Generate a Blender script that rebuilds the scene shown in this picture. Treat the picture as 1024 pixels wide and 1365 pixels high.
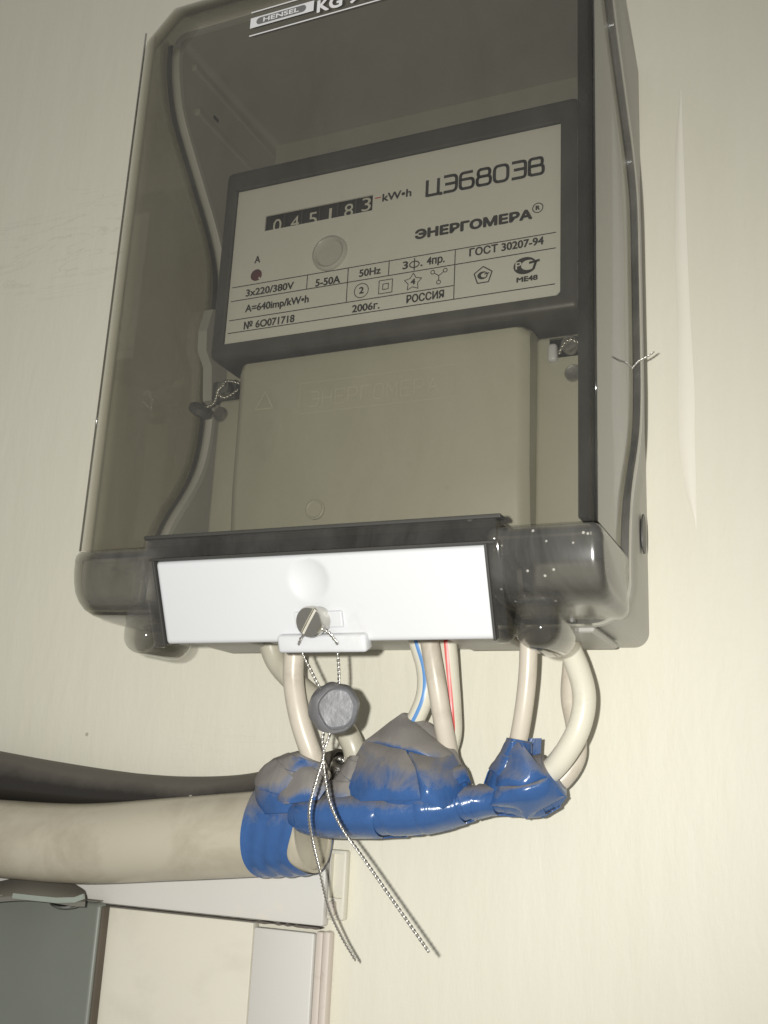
import bpy, bmesh, math, random
from mathutils import Vector, Matrix, noise

# ------------------------------------------------------------------ camera, light, exposure
for o in list(bpy.data.objects): bpy.data.objects.remove(o)
SC = bpy.context.scene
COL = SC.collection
CAM = Vector((0.16721, -0.42009, -0.23148))
RX = Vector((0.91621374, 0.39783321, 0.04776103))      # picture right
RY = Vector((-0.06261228, 0.2598807, -0.9636087))      # picture down
RZ = Vector((-0.39576771, 0.87988111, 0.26301551))     # view direction
FPX = 1388.5                                           # focal length for a picture 1365 high
cd = bpy.data.cameras.new('camera'); cam = bpy.data.objects.new('camera', cd); COL.objects.link(cam)
cd.sensor_fit = 'VERTICAL'; cd.sensor_height = 36; cd.lens = 36 * FPX / 1365
cd.clip_start = 0.01; cd.clip_end = 20
m3 = Matrix((RX, -RY, -RZ)).transposed()
cam.matrix_world = Matrix.Translation(CAM) @ m3.to_4x4()
SC.camera = cam

w = bpy.data.worlds.new('World'); SC.world = w; w.use_nodes = True
w.node_tree.nodes['Background'].inputs[0].default_value = (1.0, 0.98, 0.93, 1)
w.node_tree.nodes['Background'].inputs[1].default_value = 0.30

ld = bpy.data.lights.new('phone_flash', 'SPOT'); flash = bpy.data.objects.new('phone_flash', ld); COL.objects.link(flash)
ld.energy = 7.9; ld.spot_size = math.radians(122); ld.spot_blend = 1; ld.shadow_soft_size = 0.0028; ld.color = (1.0, 0.99, 0.94)
flash.location = CAM + RX * -0.018 + RY * -0.006 + RZ * 0.004
aim = RZ + RX * ((270 - 512) / FPX) + RY * ((830 - 682) / FPX)          # the flash points a little low
flash.rotation_euler = (-aim).to_track_quat('Z', 'Y').to_euler()

SC.view_settings.view_transform = 'Standard'; SC.view_settings.look = 'None'
SC.view_settings.exposure = 0.0; SC.view_settings.gamma = 1
SC.cycles.transparent_max_bounces = 32
SC.cycles.max_bounces = 10
SC.cycles.use_denoising = True
SC.cycles.caustics_reflective = False; SC.cycles.caustics_refractive = False

# ------------------------------------------------------------------ helpers
def ray(px, py):
    return RX * ((px - 512) / FPX) + RY * ((py - 682.5) / FPX) + RZ
def at(px, py, Y):                      # the point of the plane y = Y seen at a place of the photograph
    d = ray(px, py); return CAM + d * ((Y - CAM.y) / d.y)
def link(name, bm, mat, parent=None, smooth=False, label=None, cat=None, group=None, kind=None):
    me = bpy.data.meshes.new(name)
    bmesh.ops.recalc_face_normals(bm, faces=bm.faces)
    bm.to_mesh(me); bm.free()
    return link_me(name, me, mat, parent, smooth, label, cat, group, kind)
def link_me(name, me, mat, parent=None, smooth=False, label=None, cat=None, group=None, kind=None):
    o = bpy.data.objects.new(name, me); COL.objects.link(o)
    if mat:
        me.materials.clear(); me.materials.append(mat)
    for p in me.polygons: p.use_smooth = bool(smooth)
    if smooth == 'auto':
        for p in me.polygons: p.use_smooth = True
        for p in me.polygons:
            if len(p.vertices) > 8: p.use_smooth = False
        try: me.set_sharp_from_angle(angle=math.radians(38))
        except Exception: pass
    o.parent = parent
    for k, v in (('label', label), ('category', cat), ('group', group), ('kind', kind)):
        if v: o[k] = v
    return o
def empty(name, label, cat, loc=(0, 0, 0), group=None):
    o = bpy.data.objects.new(name, None); COL.objects.link(o); o.empty_display_size = .02
    o['label'] = label; o['category'] = cat
    if group: o['group'] = group
    return o
def box_bm(x0, x1, y0, y1, z0, z1, bev=0.0, seg=2, bm=None):
    b = bmesh.new()
    r = bmesh.ops.create_cube(b, size=1)
    for v in b.verts:
        v.co = Vector(((x0 + x1) / 2 + v.co.x * (x1 - x0), (y0 + y1) / 2 + v.co.y * (y1 - y0), (z0 + z1) / 2 + v.co.z * (z1 - z0)))
    if bev: bmesh.ops.bevel(b, geom=b.edges[:], offset=bev, segments=seg, profile=.5, affect='EDGES')
    if bm is None: return b
    tmp = bpy.data.meshes.new('t'); b.to_mesh(tmp); b.free(); bm.from_mesh(tmp); bpy.data.meshes.remove(tmp)
    return bm
def catmull(pts, n):
    out = []
    P = [pts[0]] + list(pts) + [pts[-1]]
    for i in range(1, len(P) - 2):
        a, b, c, d = P[i - 1], P[i], P[i + 1], P[i + 2]
        for k in range(n):
            t = k / n
            out.append(tuple(0.5 * ((2 * b[j]) + (-a[j] + c[j]) * t + (2 * a[j] - 5 * b[j] + 4 * c[j] - d[j]) * t * t + (-a[j] + 3 * b[j] - 3 * c[j] + d[j]) * t ** 3) for j in range(len(b))))
    out.append(tuple(pts[-1]))
    return out
def tube(bm, pts, rad, n=16, cap=True):
    """round tube along points; rad a number or one per point"""
    pts = [Vector(p) for p in pts]; rings = []
    up = Vector((0.13, -1, 0.21)).normalized(); prev = None
    for i, p in enumerate(pts):
        t = (pts[min(i + 1, len(pts) - 1)] - pts[max(i - 1, 0)]).normalized()
        if prev is None:
            u = up - t * up.dot(t)
            if u.length < 1e-4: u = Vector((1, 0, 0)) - t * t.x
        else: u = prev - t * prev.dot(t)
        u.normalize(); prev = u; v = t.cross(u)
        r = rad[i] if isinstance(rad, (list, tuple)) else rad
        rings.append([bm.verts.new(p + (u * math.cos(a) + v * math.sin(a)) * r) for a in [2 * math.pi * k / n for k in range(n)]])
    for A, B in zip(rings, rings[1:]):
        for k in range(n): bm.faces.new((A[k], A[(k + 1) % n], B[(k + 1) % n], B[k]))
    if cap: bm.faces.new(rings[0]); bm.faces.new(rings[-1][::-1])
    return bm
def strap(bm, pts, ups, wd, th):
    """flat bar (wd along side, th along up) swept along points"""
    rings = []
    pts = [Vector(p) for p in pts]
    for i, p in enumerate(pts):
        t = (pts[min(i + 1, len(pts) - 1)] - pts[max(i - 1, 0)]).normalized()
        u = Vector(ups[i] if isinstance(ups, list) else ups); u = (u - t * u.dot(t)).normalized(); s = t.cross(u)
        rings.append([bm.verts.new(p + s * a * wd / 2 + u * b * th / 2) for a, b in ((-1, -.6), (-.8, -1), (.8, -1), (1, -.6), (1, .6), (.8, 1), (-.8, 1), (-1, .6))])
    for A, B in zip(rings, rings[1:]):
        for k in range(8): bm.faces.new((A[k], A[(k + 1) % 8], B[(k + 1) % 8], B[k]))
    bm.faces.new(rings[0]); bm.faces.new(rings[-1][::-1])
    return bm
def lathe(bm, prof, M, n=40):
    """profile of (radius, height) round local z, placed with matrix M; closed on the axis where radius is 0"""
    rings = []
    for r, h in prof:
        if r < 1e-7: rings.append([bm.verts.new(M @ Vector((0, 0, h)))])
        else: rings.append([bm.verts.new(M @ Vector((r * math.cos(2 * math.pi * k / n), r * math.sin(2 * math.pi * k / n), h))) for k in range(n)])
    for A, B in zip(rings, rings[1:]):
        for k in range(n):
            k2 = (k + 1) % n
            if len(A) == 1 and len(B) == 1: continue
            if len(A) == 1: bm.faces.new((A[0], B[k2], B[k]))
            elif len(B) == 1: bm.faces.new((A[k], A[k2], B[0]))
            else: bm.faces.new((A[k], A[k2], B[k2], B[k]))
    return bm
def axis_matrix(loc, z):
    z = Vector(z).normalized()
    return Matrix.Translation(Vector(loc)) @ z.to_track_quat('Z', 'Y').to_matrix().to_4x4()
def loft_sections(bm, xs, fn):
    """closed solid from sections fn(x) -> list of (y, z), same count for every x"""
    rings = [[bm.verts.new((x, y, z)) for y, z in fn(x)] for x in xs]
    n = len(rings[0])
    for A, B in zip(rings, rings[1:]):
        for k in range(n): bm.faces.new((A[k], A[(k + 1) % n], B[(k + 1) % n], B[k]))
    bm.faces.new(rings[0]); bm.faces.new(rings[-1][::-1])
    bmesh.ops.recalc_face_normals(bm, faces=bm.faces)
    return bm
def boolean(bmA, bmBs, op='DIFFERENCE'):
    ma = bpy.data.meshes.new('a'); bmA.to_mesh(ma); bmA.free(); oa = bpy.data.objects.new('a', ma); COL.objects.link(oa)
    obs = []
    for b in bmBs:
        mb = bpy.data.meshes.new('b'); b.to_mesh(mb); b.free(); ob = bpy.data.objects.new('b', mb); COL.objects.link(ob); obs.append(ob)
        md = oa.modifiers.new('bool', 'BOOLEAN'); md.operation = op; md.object = ob; md.solver = 'EXACT'
    dg = bpy.context.evaluated_depsgraph_get(); dg.update()
    me = bpy.data.meshes.new_from_object(oa.evaluated_get(dg))
    for o in [oa] + obs:
        d = o.data; bpy.data.objects.remove(o); bpy.data.meshes.remove(d)
    return me

# ------------------------------------------------------------------ materials
def mat(name):
    m = bpy.data.materials.new(name); m.use_nodes = True
    nt = m.node_tree; b = nt.nodes['Principled BSDF']
    return m, nt, b
def nd(nt, t, **kw):
    n = nt.nodes.new(t)
    for k, v in kw.items(): setattr(n, k, v)
    return n
def setin(n, **kw):
    for k, v in kw.items(): n.inputs[k.replace('_', ' ')].default_value = v
def rgba(c): return (c[0], c[1], c[2], 1)
def noise_node(nt, scale, detail=4, rough=.55, dist=0, vec=None, sc3=None):
    tc = nd(nt, 'ShaderNodeTexCoord')
    src = tc.outputs['Object']
    if sc3:
        mp = nd(nt, 'ShaderNodeMapping'); mp.inputs['Scale'].default_value = sc3; nt.links.new(src, mp.inputs['Vector']); src = mp.outputs[0]
    n = nd(nt, 'ShaderNodeTexNoise'); setin(n, Scale=scale, Detail=detail, Roughness=rough, Distortion=dist)
    nt.links.new(src, n.inputs['Vector'])
    return n
def ramp(nt, src, p0, p1, c0=(0, 0, 0), c1=(1, 1, 1)):
    r = nd(nt, 'ShaderNodeValToRGB'); e = r.color_ramp.elements
    e[0].position = p0; e[1].position = p1; e[0].color = rgba(c0); e[1].color = rgba(c1)
    nt.links.new(src, r.inputs[0]); return r
def mix(nt, fac, a, b, blend='MIX'):
    n = nd(nt, 'ShaderNodeMix', data_type='RGBA', blend_type=blend)
    for i, v in ((0, fac), (6, a), (7, b)):
        if isinstance(v, (int, float)): n.inputs[i].default_value = v
        elif isinstance(v, tuple): n.inputs[i].default_value = rgba(v)
        else: nt.links.new(v, n.inputs[i])
    return n.outputs[2]
def bump(nt, b, h, strength, dist):
    bp = nd(nt, 'ShaderNodeBump'); setin(bp, Strength=strength, Distance=dist)
    nt.links.new(h, bp.inputs['Height']); nt.links.new(bp.outputs[0], b.inputs['Normal']); return bp
def plain(name, col, rough=.5, metal=0, var=.08, scale=60, bmp=0, bscale=400, spec=.5, dirt=None, dirt_amt=(.55, .8), dirt_scale=25):
    m, nt, b = mat(name)
    n = noise_node(nt, scale, 5, .6)
    c = mix(nt, n.outputs[0], tuple(x * (1 - var) for x in col), tuple(min(1, x * (1 + var)) for x in col))
    if dirt:
        d = noise_node(nt, dirt_scale, 6, .65, .4)
        r = ramp(nt, d.outputs[0], *dirt_amt)
        c = mix(nt, r.outputs[0], c, dirt)
    nt.links.new(c, b.inputs['Base Color'])
    rn = noise_node(nt, scale * 2, 4, .6)
    rr = nd(nt, 'ShaderNodeMapRange'); setin(rr, To_Min=max(0, rough - .08), To_Max=min(1, rough + .1)); nt.links.new(rn.outputs[0], rr.inputs[0]); nt.links.new(rr.outputs[0], b.inputs['Roughness'])
    b.inputs['Metallic'].default_value = metal; b.inputs['Specular IOR Level'].default_value = spec
    if bmp:
        bn = noise_node(nt, bscale, 3, .6); bump(nt, b, bn.outputs[0], bmp, .0006)
    return m

def wall_material():
    m, nt, b = mat('wall_paint')
    big = noise_node(nt, 5, 5, .6, .3)
    c = mix(nt, big.outputs[0], (.705, .675, .560), (.740, .712, .602))
    # faint vertical brush marks
    br = noise_node(nt, 9, 6, .7, .2, sc3=(9, 1, .6))
    c = mix(nt, ramp(nt, br.outputs[0], .4, .9).outputs[0], c, (.745, .72, .615))
    # scuffs: thin nearly horizontal grey hairlines in places
    sn = noise_node(nt, 10, 8, .62, 1.2, sc3=(.9, 1, 5.5))
    band = nd(nt, 'ShaderNodeMath', operation='SUBTRACT'); nt.links.new(sn.outputs[0], band.inputs[0]); band.inputs[1].default_value = .5
    ab = nd(nt, 'ShaderNodeMath', operation='ABSOLUTE'); nt.links.new(band.outputs[0], ab.inputs[0])
    line = ramp(nt, ab.outputs[0], .0, .006, (1, 1, 1), (0, 0, 0))
    where = ramp(nt, noise_node(nt, 6.5, 3, .5).outputs[0], .58, .80)
    mm = nd(nt, 'ShaderNodeMath', operation='MULTIPLY'); nt.links.new(line.outputs[0], mm.inputs[0]); nt.links.new(where.outputs[0], mm.inputs[1])
    # a rubbed patch left of the box where the scuffs are thick
    tcw = nd(nt, 'ShaderNodeTexCoord'); vs = nd(nt, 'ShaderNodeVectorMath', operation='SUBTRACT'); nt.links.new(tcw.outputs['Object'], vs.inputs[0]); vs.inputs[1].default_value = (-.235, 0, .070)
    vm = nd(nt, 'ShaderNodeVectorMath', operation='MULTIPLY'); nt.links.new(vs.outputs[0], vm.inputs[0]); vm.inputs[1].default_value = (9, 0, 22)
    vl = nd(nt, 'ShaderNodeVectorMath', operation='LENGTH'); nt.links.new(vm.outputs[0], vl.inputs[0])
    rub = ramp(nt, vl.outputs['Value'], .45, 1.0, (1, 1, 1), (0, 0, 0))
    wide = ramp(nt, ab.outputs[0], .0, .016, (.8, .8, .8), (0, 0, 0))
    rb = nd(nt, 'ShaderNodeMath', operation='MULTIPLY'); nt.links.new(rub.outputs[0], rb.inputs[0]); nt.links.new(wide.outputs[0], rb.inputs[1])
    mq = nd(nt, 'ShaderNodeMath', operation='MAXIMUM'); nt.links.new(mm.outputs[0], mq.inputs[0]); nt.links.new(rb.outputs[0], mq.inputs[1])
    m2 = nd(nt, 'ShaderNodeMath', operation='MULTIPLY'); nt.links.new(mq.outputs[0], m2.inputs[0]); m2.inputs[1].default_value = .24
    c = mix(nt, m2.outputs[0], c, (.30, .27, .22))
    # small dark specks
    vo = nd(nt, 'ShaderNodeTexVoronoi'); vo.inputs['Scale'].default_value = 26
    tc = nd(nt, 'ShaderNodeTexCoord'); nt.links.new(tc.outputs['Object'], vo.inputs['Vector'])
    sp = ramp(nt, vo.outputs['Distance'], .018, .03, (1, 1, 1), (0, 0, 0))
    rare = ramp(nt, vo.outputs['Color'], .80, .82)
    ms = nd(nt, 'ShaderNodeMath', operation='MULTIPLY'); nt.links.new(sp.outputs[0], ms.inputs[0]); nt.links.new(rare.outputs[0], ms.inputs[1])
    m3_ = nd(nt, 'ShaderNodeMath', operation='MULTIPLY'); nt.links.new(ms.outputs[0], m3_.inputs[0]); m3_.inputs[1].default_value = .55
    c = mix(nt, m3_.outputs[0], c, (.2, .17, .13))
    nt.links.new(c, b.inputs['Base Color'])
    b.inputs['Roughness'].default_value = .5; b.inputs['Specular IOR Level'].default_value = .35
    h1 = noise_node(nt, 22, 5, .6, .2, sc3=(3.5, 1, 1)); h2 = noise_node(nt, 330, 3, .6); h3 = noise_node(nt, 7, 2, .5)
    a1 = nd(nt, 'ShaderNodeMath', operation='MULTIPLY_ADD'); nt.links.new(h2.outputs[0], a1.inputs[0]); a1.inputs[1].default_value = .10; nt.links.new(h1.outputs[0], a1.inputs[2])
    a2 = nd(nt, 'ShaderNodeMath', operation='MULTIPLY_ADD'); nt.links.new(h3.outputs[0], a2.inputs[0]); a2.inputs[1].default_value = 1.6; nt.links.new(a1.outputs[0], a2.inputs[2])
    bump(nt, b, a2.outputs[0], .30, .0018)
    return m

def smoked(name, trans=(.70, .69, .645), thick=.003, dust=.05, rough=.04, sparkle=0):
    """smoke-tinted clear plastic: straight-through absorption in the body, gloss on the outside, thin dust"""
    m, nt, b = mat(name); nt.nodes.remove(b)
    out = nt.nodes['Material Output']
    tr = nd(nt, 'ShaderNodeBsdfTransparent'); gl = nd(nt, 'ShaderNodeBsdfGlossy'); df = nd(nt, 'ShaderNodeBsdfDiffuse')
    gl.inputs['Roughness'].default_value = rough
    df.inputs['Color'].default_value = (.60, .585, .53, 1)
    fr = nd(nt, 'ShaderNodeFresnel'); fr.inputs['IOR'].default_value = 1.5
    ge = nd(nt, 'ShaderNodeNewGeometry')
    inv = nd(nt, 'ShaderNodeMath', operation='SUBTRACT'); inv.inputs[0].default_value = 1; nt.links.new(ge.outputs['Backfacing'], inv.inputs[1])
    f = nd(nt, 'ShaderNodeMath', operation='MULTIPLY'); nt.links.new(fr.outputs[0], f.inputs[0]); nt.links.new(inv.outputs[0], f.inputs[1])
    p1 = nd(nt, 'ShaderNodeMath', operation='ADD'); nt.links.new(f.outputs[0], p1.inputs[0]); p1.inputs[1].default_value = 1
    d2 = nd(nt, 'ShaderNodeMath', operation='DIVIDE'); nt.links.new(f.outputs[0], d2.inputs[0]); nt.links.new(p1.outputs[0], d2.inputs[1])
    f2 = nd(nt, 'ShaderNodeMath', operation='MULTIPLY'); nt.links.new(d2.outputs[0], f2.inputs[0]); f2.inputs[1].default_value = 2      # both faces of the sheet reflect
    mx = nd(nt, 'ShaderNodeMixShader'); nt.links.new(f2.outputs[0], mx.inputs[0]); nt.links.new(tr.outputs[0], mx.inputs[1]); nt.links.new(gl.outputs[0], mx.inputs[2])
    n = noise_node(nt, 20, 8, .7, .9, sc3=(1.6, 1, .8))
    mr = nd(nt, 'ShaderNodeMapRange'); setin(mr, From_Min=.32, From_Max=.72, To_Min=dust * .45, To_Max=dust * 2.0); nt.links.new(n.outputs[0], mr.inputs[0])
    fac = mr.outputs[0]
    # dust specks
    vo = nd(nt, 'ShaderNodeTexVoronoi'); vo.inputs['Scale'].default_value = 330 if sparkle else 150
    tc = nd(nt, 'ShaderNodeTexCoord'); nt.links.new(tc.outputs['Object'], vo.inputs['Vector'])
    s1 = ramp(nt, vo.outputs['Distance'], .10, .20, (1, 1, 1), (0, 0, 0)); s2 = ramp(nt, vo.outputs['Color'], .55 if sparkle else .86, .62 if sparkle else .88)
    sm = nd(nt, 'ShaderNodeMath', operation='MULTIPLY'); nt.links.new(s1.outputs[0], sm.inputs[0]); nt.links.new(s2.outputs[0], sm.inputs[1])
    sm2 = nd(nt, 'ShaderNodeMath', operation='MULTIPLY'); nt.links.new(sm.outputs[0], sm2.inputs[0]); sm2.inputs[1].default_value = .55 if sparkle else .10
    sc1 = noise_node(nt, 30, 2, .4, .6, sc3=(5, 1, .35)); q1 = nd(nt, 'ShaderNodeMath', operation='SUBTRACT'); nt.links.new(sc1.outputs[0], q1.inputs[0]); q1.inputs[1].default_value = .5
    q2 = nd(nt, 'ShaderNodeMath', operation='ABSOLUTE'); nt.links.new(q1.outputs[0], q2.inputs[0])
    q3 = ramp(nt, q2.outputs[0], 0, .0035, (.09, .09, .09), (0, 0, 0)); q4 = ramp(nt, noise_node(nt, 14, 3, .5).outputs[0], .55, .68)
    q5 = nd(nt, 'ShaderNodeMath', operation='MULTIPLY'); nt.links.new(q3.outputs[0], q5.inputs[0]); nt.links.new(q4.outputs[0], q5.inputs[1])
    q6 = nd(nt, 'ShaderNodeMath', operation='MAXIMUM'); nt.links.new(q5.outputs[0], q6.inputs[0]); nt.links.new(sm2.outputs[0], q6.inputs[1])
    ad = nd(nt, 'ShaderNodeMath', operation='MAXIMUM'); nt.links.new(fac, ad.inputs[0]); nt.links.new(q6.outputs[0], ad.inputs[1])
    ad2 = nd(nt, 'ShaderNodeMath', operation='MULTIPLY'); nt.links.new(ad.outputs[0], ad2.inputs[0]); nt.links.new(inv.outputs[0], ad2.inputs[1])
    my = nd(nt, 'ShaderNodeMixShader'); nt.links.new(ad2.outputs[0], my.inputs[0]); nt.links.new(mx.outputs[0], my.inputs[1]); nt.links.new(df.outputs[0], my.inputs[2])
    nt.links.new(my.outputs[0], out.inputs['Surface'])
    va = nd(nt, 'ShaderNodeVolumeAbsorption')
    sig = [-math.log(t) / thick for t in trans]; D = max(sig) * 1.15
    va.inputs['Density'].default_value = D; va.inputs['Color'].default_value = tuple(1 - s / D for s in sig) + (1,)
    nt.links.new(va.outputs[0], out.inputs['Volume'])
    return m

def tape_material(name='blue_tape', top=.52, z0=-.224):
    m, nt, b = mat(name)
    ge = nd(nt, 'ShaderNodeNewGeometry'); sx = nd(nt, 'ShaderNodeSeparateXYZ'); nt.links.new(ge.outputs['Normal'], sx.inputs[0])
    n = noise_node(nt, 70, 8, .75, .6, sc3=(1.3, 1, .7)); n2 = noise_node(nt, 260, 3, .6)
    nz = nd(nt, 'ShaderNodeMath', operation='MULTIPLY'); nt.links.new(sx.outputs['Z'], nz.inputs[0]); nz.inputs[1].default_value = .55
    a = nd(nt, 'ShaderNodeMath', operation='ADD'); nt.links.new(n.outputs[0], a.inputs[0]); nt.links.new(nz.outputs[0], a.inputs[1])
    # dust lies thicker on the upper wraps
    tc = nd(nt, 'ShaderNodeTexCoord'); so = nd(nt, 'ShaderNodeSeparateXYZ'); nt.links.new(tc.outputs['Object'], so.inputs[0])
    hz = nd(nt, 'ShaderNodeMapRange'); setin(hz, From_Min=z0, From_Max=z0 + .018, To_Min=0, To_Max=top); nt.links.new(so.outputs['Z'], hz.inputs[0])
    ad = nd(nt, 'ShaderNodeMath', operation='ADD'); nt.links.new(a.outputs[0], ad.inputs[0]); nt.links.new(hz.outputs[0], ad.inputs[1])
    dust = ramp(nt, ad.outputs[0], .60, 1.30)
    dm = nd(nt, 'ShaderNodeMath', operation='MULTIPLY'); nt.links.new(dust.outputs[0], dm.inputs[0]); dm.inputs[1].default_value = .9
    blue = mix(nt, n2.outputs[0], (.030, .086, .240), (.043, .115, .295))
    c = mix(nt, dm.outputs[0], blue, (.235, .21, .175))
    nt.links.new(c, b.inputs['Base Color'])
    rr = nd(nt, 'ShaderNodeMapRange'); setin(rr, To_Min=.22, To_Max=.8); nt.links.new(dm.outputs[0], rr.inputs[0]); nt.links.new(rr.outputs[0], b.inputs['Roughness'])
    hb = noise_node(nt, 70, 4, .6, 1.2, sc3=(2.2, 1, .8)); bump(nt, b, hb.outputs[0], .35, .0012)
    return m

M = dict(
    wall=wall_material(),
    base=plain('grey_plastic', (.40, .39, .355), .42, var=.05, scale=20, bmp=.08),
    base_rim=plain('grey_plastic_rim', (.50, .49, .455), .4, var=.05, scale=20),
    smoke=smoked('smoked_plastic', dust=.017),
    smoke_dark=smoked('smoked_plastic_moulding', trans=(.30, .29, .26), thick=.006, dust=.035),
    smoke_lug=smoked('smoked_plastic_lug', trans=(.34, .33, .30), thick=.015, dust=.05),
    smoke_band=smoked('smoked_plastic_dusty_band', trans=(.42, .41, .375), dust=.07, rough=.20, sparkle=1),
    smoke_edge_dark=smoked('refraction_dark_plastic', trans=(.10, .095, .08), thick=.001, dust=.03),
    smoke_band_pale=smoked('smoked_plastic_band', trans=(.56, .55, .51), dust=.06, rough=.12),
    smoke_lip=smoked('smoked_plastic_lip', trans=(.72, .71, .66), dust=.10),
    gasket=plain('dark_gasket_and_shade', (.035, .034, .03), .6),  # also colours the shade lines of the flap frame
    white=plain('white_plastic', (.545, .55, .565), .38, var=.02, scale=15, bmp=.03, dirt=(.44, .43, .40), dirt_amt=(.60, .95), dirt_scale=38),
    dark=plain('dark_grey_plastic', (.068, .066, .060), .42, var=.12, scale=40),
    meter=plain('meter_grey_plastic', (.415, .40, .325), .5, var=.05, scale=25, bmp=.10, dirt=(.33, .30, .24), dirt_amt=(.6, .9)),
    label=plain('printed_label', (.70, .69, .64), .55, var=.03, scale=18),
    button=plain('grey_lens', (.50, .49, .45), .25, var=.04, scale=40),
    ink=plain('black_ink', (.018, .017, .016), .6, var=.1),
    red_ink=plain('red_ink', (.5, .04, .03), .6),
    drum=plain('black_drum', (.02, .02, .02), .5),
    digit=plain('drum_digit_paint', (.62, .60, .54), .6),
    led=plain('red_indicator', (.09, .012, .012), .2),
    print_w=plain('pale_print', (.78, .77, .78), .5),
    print_g=plain('grey_print', (.17, .165, .165), .5),
    steel=plain('nickel_steel', (.60, .585, .53), .24, 1, var=.12, scale=90, bmp=.15, bscale=700),
    dull=plain('dull_zinc', (.40, .40, .38), .38, 1, var=.2, scale=200, bmp=.3, bscale=600),
    lead=plain('lead_metal', (.33, .33, .345), .42, .75, var=.25, scale=160, bmp=.25, bscale=420),
    wire=plain('twisted_steel_wire', (.62, .60, .56), .3, 1, var=.1),
    cableA=plain('cream_cable', (.60, .545, .455), .34, var=.05, scale=30, bmp=.05, bscale=180, dirt=(.40, .35, .275), dirt_amt=(.50, .80), dirt_scale=45),
    cableB=plain('ivory_cable', (.69, .66, .55), .26, var=.04, scale=30, dirt=(.5, .46, .37), dirt_amt=(.6, .9), dirt_scale=30),
    cableC=plain('olive_grey_cable', (.50, .475, .385), .32, var=.06, scale=30, dirt=(.34, .31, .24), dirt_amt=(.55, .85)),
    stripe_b=plain('blue_stripe', (.10, .26, .56), .35),
    stripe_r=plain('red_stripe', (.62, .07, .06), .35),
    conduit=plain('beige_conduit', (.48, .44, .345), .30, var=.06, scale=14, bmp=.05, bscale=120, dirt=(.31, .265, .19), dirt_amt=(.46, .88), dirt_scale=30),
    black=plain('black_sleeve', (.035, .033, .03), .35, var=.2, scale=30, dirt=(.20, .185, .16), dirt_amt=(.48, .72), dirt_scale=30),
    foil=plain('foil', (.6, .58, .55), .3, 1, bmp=1, bscale=500),
    tape=tape_material(),
    tape2=tape_material('blue_tape_cleaner', .16),
    tape3=tape_material('blue_tape_dustier', .50, -.243),
    duct=plain('duct_plastic', (.635, .615, .575), .45, var=.03, scale=12, bmp=.05, bscale=90, dirt=(.70, .655, .52), dirt_amt=(.58, .75), dirt_scale=18),
    ductedge=plain('duct_edge_plastic', (.60, .535, .47), .5, var=.06, scale=30, dirt=(.38, .30, .24), dirt_amt=(.6, .85), dirt_scale=60),
    board=plain('painted_board', (.68, .65, .55), .5, var=.05, scale=10, bmp=.15, bscale=60, dirt=(.60, .57, .48), dirt_amt=(.5, .75), dirt_scale=25),
    green=plain('grey_green_enamel', (.172, .184, .158), .42, var=.08, scale=25, bmp=.06, bscale=300, dirt=(.17, .155, .13), dirt_amt=(.62, .8), dirt_scale=35),
    greendust=plain('dusty_enamel', (.235, .215, .185), .7, var=.18, scale=60, bmp=.3, bscale=500),
)

def dusty(name, col, dustcol, lo, hi, rough=.4, amt=.8):
    m, nt, b = mat(name)
    ge = nd(nt, 'ShaderNodeNewGeometry'); sx = nd(nt, 'ShaderNodeSeparateXYZ'); nt.links.new(ge.outputs['Normal'], sx.inputs[0])
    n = noise_node(nt, 45, 6, .65, .3); a = nd(nt, 'ShaderNodeMath', operation='MULTIPLY_ADD'); nt.links.new(n.outputs[0], a.inputs[0]); a.inputs[1].default_value = .7; nt.links.new(sx.outputs['Z'], a.inputs[2])
    d = ramp(nt, a.outputs[0], lo, hi); k = nd(nt, 'ShaderNodeMath', operation='MULTIPLY'); nt.links.new(d.outputs[0], k.inputs[0]); k.inputs[1].default_value = amt
    c = mix(nt, k.outputs[0], col, dustcol)
    vo = nd(nt, 'ShaderNodeTexVoronoi'); vo.inputs['Scale'].default_value = 120; tc = nd(nt, 'ShaderNodeTexCoord'); nt.links.new(tc.outputs['Object'], vo.inputs['Vector'])
    s1 = ramp(nt, vo.outputs['Distance'], .08, .13, (1, 1, 1), (0, 0, 0)); s2 = ramp(nt, vo.outputs['Color'], .80, .82)
    sm = nd(nt, 'ShaderNodeMath', operation='MULTIPLY'); nt.links.new(s1.outputs[0], sm.inputs[0]); nt.links.new(s2.outputs[0], sm.inputs[1])
    c = mix(nt, sm.outputs[0], c, (.62, .58, .5))
    nt.links.new(c, b.inputs['Base Color'])
    rr = nd(nt, 'ShaderNodeMapRange'); setin(rr, To_Min=rough, To_Max=.85); nt.links.new(k.outputs[0], rr.inputs[0]); nt.links.new(rr.outputs[0], b.inputs['Roughness'])
    return m
M['black'] = dusty('black_sleeve', (.026, .023, .020), (.17, .152, .125), .45, 1.5, rough=.2, amt=.58)
M['greendust'] = dusty('dusty_enamel', (.16, .155, .135), (.27, .245, .205), .2, 1.0, .5)

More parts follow.
